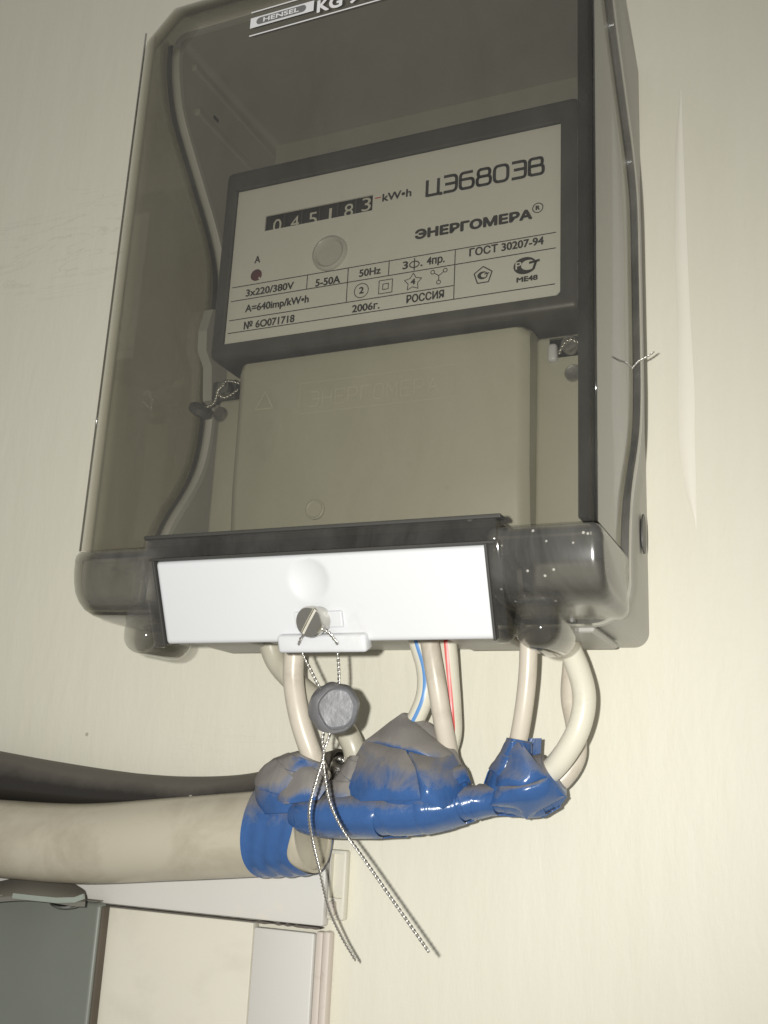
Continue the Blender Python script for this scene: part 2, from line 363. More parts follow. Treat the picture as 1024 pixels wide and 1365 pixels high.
# ------------------------------------------------------------------ text and flat print
def text_me(s, x0, x1, zb, cap, Y, thick=.0, weight=0, shear=0, bold=0):
    """flat lettering in the plane y = Y facing -y: from x0 to x1, baseline zb, capital height cap"""
    cu = bpy.data.curves.new('t', 'FONT'); cu.body = s; cu.resolution_u = 4
    cu.offset = weight; cu.extrude = .02 if thick else 0; cu.fill_mode = 'BOTH'
    o = bpy.data.objects.new('t', cu); COL.objects.link(o)
    dg = bpy.context.evaluated_depsgraph_get(); me = bpy.data.meshes.new_from_object(o.evaluated_get(dg))
    bpy.data.objects.remove(o); bpy.data.curves.remove(cu)
    xs = [v.co.x for v in me.vertices]
    a, b = min(xs), max(xs)
    k = (x1 - x0) / (b - a); kz = cap / .716
    for v in me.vertices:
        x, z = v.co.x, v.co.y
        v.co = Vector((x0 + (x - a) * k + shear * z * kz, Y - v.co.z * thick / .02, zb + z * kz))
    if bold:                                        # heavier strokes: shifted copies a hair apart in depth
        bm = bmesh.new()
        for j, (dx, dz) in enumerate(((0, 0), (1, 0), (-1, 0), (0, 1), (0, -1), (.7, .7), (-.7, -.7), (.7, -.7), (-.7, .7))):
            c = me.copy()
            for v in c.vertices: v.co += Vector((dx * bold, -j * 4e-6, dz * bold * .8))
            bm.from_mesh(c); bpy.data.meshes.remove(c)
        bm.to_mesh(me); bm.free()
    return me
def px_text(name, s, a, b, hpx, Y, material, parent, **kw):
    """lettering on the plane y = Y between two baseline points of the photograph"""
    A, B = at(*a, Y), at(*b, Y); T = at(a[0], a[1] - hpx, Y)
    return link_me(name, text_me(s, A.x, B.x, (A.z + B.z) / 2, T.z - A.z, Y, **kw), material, parent)
def stroke(bm, pts, wd, Y, closed=False, step=0.0):
    """flat line of width wd through (x, z) points in the plane y = Y, round joints"""
    P = [Vector((p[0], p[1])) for p in pts]
    if closed: P = P + [P[0]]
    for a, b in zip(P, P[1:]):
        Y -= step
        d = b - a
        if d.length < 1e-9: continue
        d.normalize(); n = Vector((-d.y, d.x)) * wd / 2
        bm.faces.new([bm.verts.new((q.x, Y, q.y)) for q in (a + n, a - n, b - n, b + n)])
    for i, p in enumerate(P[1:-1] if not closed else P[1:]):
        vs = [bm.verts.new((p.x + math.cos(t) * wd / 2, Y - 1e-5, p.y + math.sin(t) * wd / 2)) for t in [2 * math.pi * k / 10 for k in range(10)]]
        bm.faces.new(vs)
    return bm
def disc(bm, x, z, rx, rz, Y, n=28, a0=0, a1=2 * math.pi):
    bm.faces.new([bm.verts.new((x + math.cos(a0 + (a1 - a0) * k / n) * rx, Y, z + math.sin(a0 + (a1 - a0) * k / n) * rz)) for k in range(n)])
    return bm
def circ(x, z, r, n=28, rz=None, a0=0, a1=2 * math.pi, closed=True):
    rz = rz or r
    return [(x + math.cos(a0 + (a1 - a0) * k / n) * r, z + math.sin(a0 + (a1 - a0) * k / n) * rz) for k in range(n if closed else n + 1)]

# ------------------------------------------------------------------ the wall
bm = bmesh.new()
bmesh.ops.create_grid(bm, x_segments=2, y_segments=2, size=1.6)
for v in bm.verts: v.co = Vector((v.co.x, 0, v.co.y))
wall = link('wall', bm, M['wall'], kind='structure')
# reflected flash light, put into a pale raised strip right of the box
M['run'] = plain('flash_streak_pale', (.82, .79, .69), .35, var=.02)  # pale colour stands for reflected flash light
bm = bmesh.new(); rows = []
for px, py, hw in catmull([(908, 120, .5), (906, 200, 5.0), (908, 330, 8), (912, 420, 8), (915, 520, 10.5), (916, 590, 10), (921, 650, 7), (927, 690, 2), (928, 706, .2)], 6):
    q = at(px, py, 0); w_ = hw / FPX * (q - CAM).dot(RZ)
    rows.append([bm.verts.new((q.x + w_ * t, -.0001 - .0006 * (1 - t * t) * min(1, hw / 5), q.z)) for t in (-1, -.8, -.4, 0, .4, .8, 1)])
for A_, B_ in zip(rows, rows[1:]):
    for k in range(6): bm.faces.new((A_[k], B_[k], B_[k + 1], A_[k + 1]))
link('flash_streak', bm, M['run'], wall, True, 'pale raised streak standing for flash light reflected off the cover')

# ------------------------------------------------------------------ meter enclosure: grey base, smoked cover, white sealing flap
ENC = empty('meter_enclosure', 'wall-mounted meter box with grey base and smoked transparent cover', 'meter box')
XH = .100; ZB = -.1695; ZT = .106; YF = -.110
SEAM = [(.106, -.0915), (.085, -.0905), (.066, -.084), (.047, -.067), (.0255, -.0470), (.012, -.0385), (0, -.0365), (-.075, -.0365), (-.092, -.0395), (-.106, -.0470), (-.119, -.0567), (-.130, -.0625), (-.145, -.0660), (-.170, -.0670)]
def seam(z):
    if z >= SEAM[0][0]: return SEAM[0][1]
    for (za, ya), (zb, yb) in zip(SEAM, SEAM[1:]):
        if zb <= z <= za:
            t = (z - za) / (zb - za); return ya + (yb - ya) * t
    return SEAM[-1][1]
def seam_s(z): return sum(seam(z + d) for d in (-.006, -.003, 0, .003, .006)) / 5
def arc(cy, cz, r, a0, a1, n): return [(cy + r * math.cos(math.radians(a0 + (a1 - a0) * k / n)), cz + r * math.sin(math.radians(a0 + (a1 - a0) * k / n))) for k in range(n + 1)]
def cover_section(inset, ztop, ext=0.0, zlow=-.1461):
    """(y, z) outline: top, front, big lower curve, bottom, then back along the seam"""
    i = inset
    zt = ztop - i; zb = ZB + i; yf = YF + i
    o = []
    o += [(-.093 + ext, zt)]
    o += arc(yf + .011, zt - .011, .011, 90, 180, 10)
    o += [(yf, .04), (yf, -.03), (yf, -.10), (yf, -.1440)]
    zb = zlow
    o += [(yf, zb), (seam_s(-.146) + ext, zb)]
    zs = [zb + (zt - zb) * k / 46 for k in range(1, 46)]
    o += [(seam_s(z) + ext, z) for z in zs]
    return o
def xs_round(xh, r, n=7):
    """x stations and insets for a rounded end"""
    st = []
    for k in range(n + 1):
        a = math.pi / 2 * k / n
        st.append((xh - r + r * math.sin(a), r * (1 - math.cos(a))))
    return st
def stations(xh, r, xc):
    e = xs_round(xh, r)
    right = [(x, i) for x, i in e]
    return [(-x, i) for x, i in reversed(right)] + [(-xc, 0), (xc, 0)] + right
def build_cover(xh, r, base_inset, ext, xc, zlow=-.1461):
    bm = bmesh.new(); st = stations(xh, r, xc); d = {}
    rings = []
    for x, i in st:
        cut = max(0, abs(x) - xc)                      # the two upper corners are cut off
        rings.append([bm.verts.new((x, y, z)) for y, z in cover_section(base_inset + i, ZT - cut * 1.05, ext, zlow)])
    n = len(rings[0])
    for A, B in zip(rings, rings[1:]):
        for k in range(n): bm.faces.new((A[k], A[(k + 1) % n], B[(k + 1) % n], B[k]))
    bm.faces.new(rings[0]); bm.faces.new(rings[-1][::-1])
    bmesh.ops.recalc_face_normals(bm, faces=bm.faces)
    return bm
outer = build_cover(XH, .0018, 0, 0, .087)
inner = build_cover(XH - .003, .001, .003, .012, .085, -.16)
cover_me = boolean(outer, [inner])
COVER = link_me('cover', cover_me, M['smoke'], ENC, smooth=False, label='smoked transparent cover')

def band_sec(i, yback):
    f = YF - .0022 + i
    o = [(yback, -.1464 - i), (f + .0030, -.1464 - i), (f + .0012, -.1468 - i), (f + .0002, -.1478 - i)]
    o += [(f, -.1495), (f + .0002, -.1540), (f + .0009, -.1582), (f + .0024, -.1622), (f + .0049, -.1656 + i * .5), (f + .0086, -.1682 + i * .8), (f + .0135, -.1695 + i), (f + .0200, -.1699 + i), (yback, -.1700 + i)]
    return o
def build_band(x0, x1, i, yback, r):
    b = bmesh.new(); L = []
    st = xs_round(0, r, 5)
    xs2 = [(x0 - x, k) for x, k in reversed(st)] + [(x1 + x, k) for x, k in st]
    rings = [[b.verts.new((x, y, z)) for y, z in band_sec(i + k, yback)] for x, k in xs2]
    n = len(rings[0])
    for A, B in zip(rings, rings[1:]):
        for k in range(n): b.faces.new((A[k], A[(k + 1) % n], B[(k + 1) % n], B[k]))
    b.faces.new(rings[0]); b.faces.new(rings[-1][::-1]); bmesh.ops.recalc_face_normals(b, faces=b.faces)
    return b
for x0, x1, mb in ((-.1014, -.0615, 'smoke_band_pale'), (.0640, .1018, 'smoke_band')):     # bulging lower band, left and right of the flap
    me_ = boolean(build_band(x0, x1, 0, -.069, .0035), [build_band(x0 + .0026, x1 - .0026, .0026, -.060, .0015)])
    link_me('lower_band', me_, M[mb], COVER, smooth='auto')
link('refraction_band', box_bm(.0932, .0968, -.1068, -.0985, -.1440, .1000, .0004), M['smoke_edge_dark'], COVER)      # dark bar added for the refraction darkness inside the right edge
for s_ in (-1, 1):                                   # dark lines added to draw the refraction-dark edges of the front face
    link('edge_dark_line', tube(bmesh.new(), [(s_ * .0998, YF + .0003, -.1462), (s_ * .0998, YF + .0003, -.05), (s_ * .0998, YF + .0003, .0905)], .00045, 8), M['smoke_edge_dark'], COVER, True)

# base tray
def base_section(inset, y_back, over):
    zt = ZT - .0015 - inset; zb = ZB + inset
    o = [(y_back, zt), (y_back, zb)]
    zs = [zb + (zt - zb) * k / 60 for k in range(61)]
    o += [(seam_s(z) - over + .0012, z) for z in zs]
    return o
def build_base(xh, r, base_inset, y_back, over):
    bm = bmesh.new(); rings = []
    for x, i in stations(xh, r, .07):
        rings.append([bm.verts.new((x * (.972 + .028 * min(1, -y / .06)), y, z)) for y, z in base_section(base_inset + i, y_back, over)])
    n = len(rings[0])
    for A, B in zip(rings, rings[1:]):
        for k in range(n): bm.faces.new((A[k], A[(k + 1) % n], B[(k + 1) % n], B[k]))
    bm.faces.new(rings[0]); bm.faces.new(rings[-1][::-1])
    bmesh.ops.recalc_face_normals(bm, faces=bm.faces)
    return bm
bo = build_base(XH - .0005, .006, 0, -.0002, 0)
bi = build_base(XH - .0038, .003, .0035, -.0035, .01)
base_me = boolean(bo, [bi])
BASE = link_me('base', base_me, M['base'], ENC, smooth=False, label='light grey back tray of the meter box')

# rims that run round the seam
def seam_path(off, dy, zlow=ZB, ztop=.098, rc=.012):
    L = [Vector((-XH - off, seam_s(z) + dy, z)) for z in [ztop + (zlow + rc - ztop) * k / 70 for k in range(71)]]
    c = [Vector((-XH - off + rc * (1 - math.cos(a)), seam(zlow) + dy, zlow - off + rc * (1 - math.sin(a)))) for a in [math.pi / 2 * k / 6 for k in range(1, 7)]]
    left = L + c
    right = [Vector((-p.x, p.y, p.z)) for p in reversed(left)]
    mid = [Vector((-XH - off + rc + (2 * (XH + off - rc)) * k / 12, seam(zlow) + dy, zlow - off)) for k in range(1, 12)]
    return left + mid + right
def ups(path):
    u = []
    for p in path:
        a = Vector((0, 0, 0))
        if abs(p.x) > XH - .0105: a.x = math.copysign(max(0, (abs(p.x) - (XH - .0105)) / .0105), p.x)
        if p.z < ZB + .0105: a.z = -max(0, (ZB + .0105 - p.z) / .0105)
        if a.length < 1e-5: a = Vector((p.x, 0, 0))
        u.append(a.normalized())
    return u
pth = seam_path(.0008, -.0030); link('lip', strap(bmesh.new(), pth, ups(pth), .0052, .0030), M['smoke_lip'], COVER, smooth='auto')
pth = seam_path(.0002, -.0002); link('gasket', strap(bmesh.new(), pth, ups(pth), .0013, .0024), M['gasket'], ENC, smooth='auto')
pth = seam_path(.0006, .0034); link('rim', strap(bmesh.new(), pth, ups(pth), .0046, .0026), M['base'], BASE, smooth='auto')
pth = seam_path(-.0034, .0006); link('rim', strap(bmesh.new(), pth, ups(pth), .0034, .0040), M['base_rim'], BASE, smooth='auto')
pth = seam_path(-.0006, .0105); link('rim', strap(bmesh.new(), pth, ups(pth), .0030, .0022), M['base'], BASE, smooth='auto')

# ribs on the inner side walls of the base
for z, y1 in ((.094, -.080), (.074, -.074)):
    link('rib', box_bm(-.0966, -.0935, y1, -.004, z - .0018, z + .0018, .0008), M['base'], BASE)
link('slot', box_bm(-.0966, -.0948, -.060, -.056, .080, .0815), M['dark'], BASE)
# clip on the left rim
bm = bmesh.new()
prof = [(-.0440, -.0150), (-.0500, -.0170), (-.0530, -.0290), (-.0520, -.0385), (-.0465, -.0440), (-.0440, -.060), (-.033, -.062), (-.033, -.014)]
a = [bm.verts.new((-.0962, y, z)) for y, z in prof]; b_ = [bm.verts.new((-.0915, y, z)) for y, z in prof]
bm.faces.new(a[::-1]); bm.faces.new(b_)
for k in range(len(prof)): bm.faces.new((a[k], a[(k + 1) % len(prof)], b_[(k + 1) % len(prof)], b_[k]))
link('clip', bm, M['base'], BASE)
# cable gland plates under the base
for x0, x1 in ((-.086, -.058), (-.05, -.034), (.028, .052), (.072, .088)):
    link('entry_plate', box_bm(x0, x1, -.060, -.018, ZB - .0032, ZB - .0004, .0012), M['base'], BASE)
# oval knock-out on the right side of the base
bm = bmesh.new(); lathe(bm, [(.0001, 0), (.0030, 0), (.0042, .0006), (.0042, .0012), (0, .0012)], Matrix.Translation((.0978, -.020, -.128)) @ Matrix.Rotation(math.pi / 2, 4, 'Y') @ Matrix.Diagonal((1.9, 1, 1, 1)), 24)
link('knockout', bm, M['dark'], BASE)

# frame moulded on the cover round the white flap; flap and frame lean back towards their lower edge
FL, FR, FT, FB = -.0665, .0690, -.1440, -.1835
FY = -.1135
FA = math.radians(23)
MF = Matrix.Translation((0, FY, -.1530)) @ Matrix.Rotation(FA, 4, 'X')      # flap plane: x across, -z down the flap, -y out of it
MFI = MF.inverted()
def atF(px, py, out=0.0):
    """point of the flap's own plane (raised by out) seen at a place of the photograph, in flap coordinates"""
    o = MFI @ CAM; d = MFI.to_3x3() @ ray(px, py); return o + d * ((-out - o.y) / d.y)
def onF(bm):
    bm.transform(MF); return bm
FLEN = .0310
link('flap_frame', box_bm(FL, FR, FY - .0006, -.088, -.1520, FT, .0012, 2), M['smoke_dark'], COVER, smooth='auto')
for x0, x1 in ((FL - .0004, FL + .0046), (FR - .0036, FR + .0010)):
    link('flap_cheek', onF(box_bm(x0, x1, -.0006, .022, -FLEN - .0012, .0016, .0011, 2)), M['smoke_dark'], COVER, smooth='auto')
for x0, x1 in ((FL - .0165, FL - .0010), (FR + .0014, FR + .0168)):      # rounded lugs beside the flap
    link('lug', box_bm(x0, x1, -.1035, -.072, FB - .0005, -.1635, .0068, 6), M['smoke_lug'], COVER, smooth='auto')

link('frame_shade_line', box_bm(FL - .0006, FR + .0012, FY - .0009, FY + .004, FT - .0004, FT + .0010, .0004), M['gasket'], COVER)  # dark strips added for the shadow gap round the flap
link('frame_shade_line', box_bm(FL + .003, FR - .001, FY - .0010, FY + .003, -.1527, -.1519, .0002), M['gasket'], COVER)
for x in (FL + .0046, FR - .0038): link('frame_shade_line', onF(box_bm(x - .0004, x + .0005, -.0009, .003, -FLEN, .0006, .0002)), M['gasket'], COVER)

# white sealing flap with rounded edges and a finger dimple
fx0, fx1 = -.0614, .0650
dc = atF(411.5, 773)
NX, NZ = 120, 34
def edge(t, L, r): d = min(t, L - t); return 0 if d >= r else r - math.sqrt(max(0, r * r - (r - d) ** 2))
bm = bmesh.new(); G = []
us = sorted(set([0, .0002, .0005, .0009, .0014, .002] + [.002 + (fx1 - fx0 - .004) * k / NX for k in range(NX + 1)] + [(fx1 - fx0) - d for d in (0, .0002, .0005, .0009, .0014)]))
vs_ = sorted(set([0, .0002, .0005, .0009, .0014, .002] + [.002 + (FLEN - .004) * k / NZ for k in range(NZ + 1)] + [FLEN - d for d in (0, .0002, .0006, .0011, .0016)]))
for v in vs_:
    row = []
    for u in us:
        x = fx0 + u; z = -v
        y = edge(u, fx1 - fx0, .0014) + edge(v, FLEN, .0018)
        r = math.hypot(x - dc.x, z - dc.z) / .0078
        if r < 1: y += .0016 * (1 - r * r) ** 1.0 if r < .93 else .0016 * (1 - .93 ** 2) * ((1 - r) / .07) ** 2
        row.append(bm.verts.new((x, y, z)))
    G.append(row)
for a_, b_ in zip(G, G[1:]):
    for k in range(len(us) - 1): bm.faces.new((a_[k], a_[k + 1], b_[k + 1], b_[k]))
rim = [G[0][k] for k in range(len(us))] + [G[k][-1] for k in range(1, len(vs_))] + [G[-1][k] for k in range(len(us) - 2, -1, -1)] + [G[k][0] for k in range(len(vs_) - 2, 0, -1)]
bk_ = [bm.verts.new((v.co.x, .0032, v.co.z)) for v in rim]
for k in range(len(rim)): bm.faces.new((rim[k], bk_[k], bk_[(k + 1) % len(rim)], rim[(k + 1) % len(rim)]))
bm.faces.new(bk_)
FLAP = link('sealing_flap', onF(bm), M['white'], ENC, smooth='auto', label='white plastic sealing flap')
# clip plate, tab with two holes
sc_ = atF(416, 828, .004)
link('clip_plate', onF(box_bm(sc_.x - .0082, sc_.x + .0100, -.0013, .0004, sc_.z - .0030, sc_.z + .0026, .0004)), M['white'], FLAP)
t0_, t1_, tb = atF(368, 850, .003), atF(486, 848, .003), atF(426, 871, .003)
tab = box_bm(t0_.x, t1_.x, -.0030, .0030, tb.z, t0_.z + .0006, .0013, 3)
h1, h2 = atF(398.5, 859, .003), atF(449.5, 859, .003)
holes = []
for h in (h1, h2):
    hb = bmesh.new(); bmesh.ops.create_cone(hb, cap_ends=True, segments=16, radius1=.0010, radius2=.0010, depth=.02)
    for v in hb.verts: v.co = Vector((h.x + v.co.x, v.co.z, h.z + v.co.y))
    holes.append(hb)
tm = boolean(tab, holes); tm.transform(MF)
link_me('tab', tm, M['white'], FLAP, smooth='auto')
# slotted screw with a cross hole for the sealing wire
Ms = MF @ axis_matrix(Vector((sc_.x + .0012, .000, sc_.z - .0004)), Vector((-.16, -1, .10)).normalized())
scb = lathe(bmesh.new(), [(0, -.001), (.0042, -.001), (.0046, 0), (.0046, .0038), (.0053, .0040), (.0054, .0064), (.0050, .0072), (0, .0074)], Ms, 40)
bmesh.ops.recalc_face_normals(scb, faces=scb.faces)
Mt = Ms @ Matrix.Rotation(math.radians(-35), 4, 'Z')
sb = box_bm(-.00075, .00075, -.0056, .0056, .0062, .0100); sb.transform(Mt)
SCREW = link_me('screw', boolean(scb, [sb]), M['steel'], ENC, smooth='auto')
sl = box_bm(-.0006, .0006, -.0050, .0050, .0060, .0064); sl.transform(Mt); link('slot', sl, plain('slot_highlight', (.9, .86, .75), .45, .6), SCREW)  # bright metal colour stands for the highlight in the screw groove
def wF(px, py, out): return MF @ atF(px, py, out)

# maker's print on the cover front
PY = YF - .00025
def pz(px, py): q = at(px, py, PY); return q.x, q.z
x0, zl = pz(332.5, 46); zl = (zl + pz(490, 6.5)[1]) / 2; zu = pz(336, 17)[1]
bm = bmesh.new(); stroke(bm, [(x0, zl), (x0 + .105, zl)], .0006, PY); link('print_line', bm, M['print_w'], COVER)
bm = bmesh.new(); stroke(bm, [(x0, zu), (x0 + .105, zu)], .0006, PY); link('print_line', bm, M['print_w'], COVER)
rx1 = pz(417.7, 17)[0]; rz0 = pz(332.7, 38.5)[1]; rz1 = pz(334.6, 24.8)[1]
bm = bmesh.new(); bm.faces.new([bm.verts.new((x, PY, z)) for x, z in ((x0, rz0), (rx1, rz0), (rx1, rz1), (x0, rz1))]); PL = link('name_plate_print', bm, M['print_w'], COVER)
zc = (rz0 + rz1) / 2; hh = (rz1 - rz0) * .33
bm = bmesh.new(); pts = circ(rx1 - .0035 - hh, zc, hh, 12, a0=-math.pi / 2, a1=math.pi / 2, closed=False) + circ(x0 + .003 + hh, zc, hh, 12, a0=math.pi / 2, a1=3 * math.pi / 2, closed=False)
bm.faces.new([bm.verts.new((x, PY - .00015, z)) for x, z in pts]); link('name_oval_print', bm, M['print_g'], COVER)
link_me('name_lettering', text_me('HENSEL', x0 + .0065, rx1 - .0068, zc - hh * .62, hh * 1.25, PY - .0003, bold=.00012), M['print_w'], COVER)
kx, kz_ = pz(423, 16.6); k2 = pz(455, 9)[0]; wkg = k2 - kx
link_me('type_lettering', text_me('KG', kx, k2, kz_, (pz(423, 1)[1] - kz_) * 1.0, PY, bold=.0003), M['print_w'], COVER)
link_me('type_lettering', text_me('9003', k2 + wkg * .3, k2 + wkg * 2.0, kz_, (pz(423, 1)[1] - kz_) * 1.0, PY, bold=.0003), M['print_w'], COVER)

# ------------------------------------------------------------------ the electricity meter inside
MET = empty('electricity_meter', 'grey electricity meter with white printed label inside the smoked box', 'meter')
LY = -.065
LX0, LX1, LZ1, LZ0 = -.0731, .0768, .0316, -.0445
link('back_case', box_bm(-.086, .088, -.044, -.0040, -.134, .046, .003, 2), M['meter'], MET, smooth='auto')
# dark upper housing with a recessed front for the label
hous = box_bm(-.0795, .0845, -.0672, -.038, -.0512, .0420, .0030, 3)
cut = box_bm(LX0 - .0004, LX1 + .0004, -.08, LY + .0060, LZ0 - .0004, LZ1 + .0004)
HOUS = link_me('housing', boolean(hous, [cut]), M['dark'], MET, smooth='auto')
# label plate with the counter window cut out
cw0, cw1 = at(352.5, 309, LY), at(497.5, 258.5, LY)
cz1 = (at(353, 289, LY).z + at(498, 258, LY).z) / 2; cz0 = (at(352, 309, LY).z + at(497, 279.5, LY).z) / 2
ch = .0025                                            # cut lower right corner
bm = bmesh.new()
ob = [(LX0, LZ0), (LX1 - ch, LZ0), (LX1, LZ0 + ch), (LX1, LZ1), (LX0, LZ1)]
A = [bm.verts.new((x, LY, z)) for x, z in ob]; B = [bm.verts.new((x, LY + .0008, z)) for x, z in ob]
bm.faces.new(A); bm.faces.new(B[::-1])
for k in range(5): bm.faces.new((A[k], B[k], B[(k + 1) % 5], A[(k + 1) % 5]))
bmesh.ops.recalc_face_normals(bm, faces=bm.faces)
LABEL = link_me('label_plate', boolean(bm, [box_bm(cw0.x, cw1.x, LY - .01, LY + .01, cz0, cz1)]), M['label'], MET)
# housing hole behind the window is dark: counter drums with digits
CNT = link('counter', box_bm(cw0.x - .002, cw1.x + .002, LY + .0024, LY + .0150, cz0 - .003, cz1 + .003), M['drum'], MET)
dw = (cw1.x - cw0.x) / 6; DY = LY + .0018
digs = [('0', (369, 309)), ('4', (392.5, 305)), ('5', (416.5, 300)), ('1', (440.5, 294.5)), ('8', (464.5, 289)), ('3', (488, 281))]
for ch_, (px, py) in digs:
    q = at(px, py, DY)
    link_me('counter_digit', text_me(ch_, q.x - (.0021 if ch_ != '1' else .0009), q.x + (.0021 if ch_ != '1' else .0004), q.z + .0000, .0066, DY, weight=.0), M['digit'], CNT)
for k in range(1, 6):
    x = cw0.x + dw * k
    link('drum_gap', box_bm(x - .00025, x + .00025, DY - .0002, DY + .0004, cz0 - .002, cz1 + .002), M['dark'], CNT)
IY = LY - .00015
def lz(px, py): q = at(px, py, IY); return q.x, q.z
def hline(a, b, wd=.00042):
    (xa, za), (xb, zb) = lz(*a), lz(*b); z = (za + zb) / 2
    bm = bmesh.new(); stroke(bm, [(xa, z), (xb, z)], wd, IY); link('table_line', bm, M['ink'], LABEL); return z
def vline(x, z0, z1):
    bm = bmesh.new(); stroke(bm, [(x, z0), (x, z1)], .00040, IY - .00005); link('table_line', bm, M['ink'], LABEL)
z1_ = hline((309.6, 386), (741.4, 307)); z2_ = hline((307.6, 404.3), (741, 328)); z3_ = hline((305.4, 428.3), (604.7, 380)); z4_ = hline((303.4, 446), (740, 377))
vline(lz(409.3, 378)[0], z1_, z2_); vline(lz(463, 381)[0], z1_, z3_); vline(lz(518.5, 358)[0], z1_, z2_); vline(lz(606, 366)[0], z1_, z4_)
for s, a, b, h, kw in [
    ('3x220/380V', (328, 394.5), (391, 385.5), 9, {}), ('5-50A', (420.6, 382), (453, 376.5), 9.5, {}), ('50Hz', (479, 369.5), (507, 364), 9.5, {}),
    ('3', (537, 359), (543.5, 357.8), 10, {}), ('.', (561, 354.6), (563, 354.2), 10, {}), ('4пр.', (569, 353.2), (592.5, 349), 10, {}), ('ГОСТ 30207-94', (626, 342), (724.5, 325), 10, {}), ('A=640imp/kW•h', (327, 416), (411, 403), 9.5, {}),
    ('№ 6O071718', (325, 439.5), (392, 428.5), 9.5, {}), ('2006г.', (469.5, 417), (505.6, 410.5), 9.5, {}), ('РОССИЯ', (542, 405), (591.5, 395.6), 10, {}),
    ('kW•h', (510, 268.5), (548, 261), 10, {}), ('A', (339.5, 350.8), (346.5, 349.5), 9, {}), ('ME48', (689, 377), (716.5, 372), 6.5, {}),
    ('ЭНЕРГОМЕРА', (554, 319.2), (708.6, 290.5), 11.2, dict(weight=0, bold=.00042)), ('2', (479, 391.5), (484.5, 390.5), 8.5, {}), ('4', (547.6, 379.5), (553.2, 378.5), 7.5, {}), ('R', (714.5, 280), (719.5, 279), 5.5, {})]:
    kw['weight'] = 0; kw.setdefault('bold', .00017)
    px_text('lettering', s, a, b, h, IY, M['ink'], LABEL, **kw)
x, z = lz(552.5, 352.3); bm = bmesh.new(); stroke(bm, circ(x, z, .0021, 20, rz=.0014), .0005, IY, True); stroke(bm, [(x, z + .0028), (x, z - .0028)], .0005, IY - .00004); link('lettering', bm, M['ink'], LABEL)
(xa, za), (xb, zb) = lz(500, 264.5), lz(508, 263); bm = bmesh.new(); stroke(bm, [(xa, za), (xb, za)], .0005, IY); link('pointer_mark', bm, M['red_ink'], LABEL)
# wide square lettering of the type name
gx0, gz0 = lz(569, 261.5); gx1, gz1 = lz(725, 230); gzb = (gz0 + gz1) / 2; gh = lz(569, 241)[1] - gz0; step = (gx1 - gx0) / 7.0; gw = step * .80
def rr(pts, r=.18, n=4, closed=True):
    out = []; N = len(pts)
    for i in range(N):
        p = Vector(pts[i])
        if not closed and i in (0, N - 1): out.append(tuple(p)); continue
        a = Vector(pts[i - 1]); b = Vector(pts[(i + 1) % N])
        da = (a - p); db = (b - p); la = min(r, da.length * .49); lb = min(r, db.length * .49)
        s = p + da.normalized() * la; e = p + db.normalized() * lb
        for k in range(n + 1):
            t = k / n; out.append(tuple(s * (1 - t) ** 2 + p * 2 * t * (1 - t) + e * t * t))
    return out
GL = {
    'Ц': [([(0, 1), (0, 0), (1.10, 0), (1.12, -.12)], 0), ([(.88, 1), (.88, 0)], 0)],
    'Э': [(rr([(0, 1), (1, 1), (1, 0), (0, 0)], closed=False, r=.3), 0), ([(.12, .5), (1, .5)], 0)],
    '6': [(rr([(.95, 1), (0, 1), (0, 0), (1, 0), (1, .58), (0, .58)], closed=False, r=.26), 0)],
    '8': [(rr([(.06, .54), (.06, 1), (.94, 1), (.94, .54)], r=.24), 1), (rr([(0, .54), (1, .54), (1, 0), (0, 0)], r=.24), 1)],
    '0': [(rr([(0, 0), (0, 1), (1, 1), (1, 0)], r=.32), 1)],
    '3': [(rr([(0, 1), (1, 1), (1, 0), (0, 0)], closed=False, r=.22), 0), ([(.15, .53), (1, .53)], 0)],
    'В': [(rr([(0, 0), (0, 1), (.92, 1), (.92, .54), (0, .54)], closed=False, r=.2), 0), (rr([(0, .54), (1, .54), (1, 0), (0, 0), (0, .54)], closed=False, r=.22), 0)],
}
for k, c in enumerate('ЦЭ6803В'):
    bm = bmesh.new(); ox = gx0 + step * k * 1.028
    for pts, cl in GL[c]: stroke(bm, [(ox + x * gw, gzb + z * gh) for x, z in pts], gh * .185, IY, bool(cl))
    link('type_letter', bm, M['ink'], LABEL)
# marks
def ring(name, px, py, rpx, wd=.00036, sides=28, rot=0):
    x, z = lz(px, py); r = lz(px + rpx, py)[0] - x
    bm = bmesh.new(); stroke(bm, circ(x, z, r, sides, a0=rot, a1=rot + 2 * math.pi), wd, IY, True); return link(name, bm, M['ink'], LABEL)
ring('circle_mark', 481.7, 387.3, 9.3); ring('registered_mark', 717, 277, 6.8, .0004)
x, z = lz(514, 381.8)
for r in (.0030, .00125):
    bm = bmesh.new(); stroke(bm, [(x - r, z - r), (x + r, z - r), (x + r, z + r), (x - r, z + r)], .00036, IY, True); link('square_mark', bm, M['ink'], LABEL)
x, z = lz(550.5, 375.8); bm = bmesh.new()
stroke(bm, [(x + math.sin(math.pi * k / 5) * (.0040 if k % 2 == 0 else .0022), z + math.cos(math.pi * k / 5) * (.0040 if k % 2 == 0 else .0022)) for k in range(10)], .00034, IY, True); link('star_mark', bm, M['ink'], LABEL)
x, z = lz(585, 368); bm = bmesh.new()
for dx, dz in ((-.0027, .0022), (.0027, .0022), (0, -.0027)):
    stroke(bm, [(x, z + .0002), (x + dx * .78, z + dz * .78)], .00036, IY); stroke(bm, circ(x + dx, z + dz, .00085, 14), .00034, IY, True)
link('branch_mark', bm, M['ink'], LABEL)
ring('pentagon_mark', 644, 367, 12.5, .0005, 5, math.pi / 2)
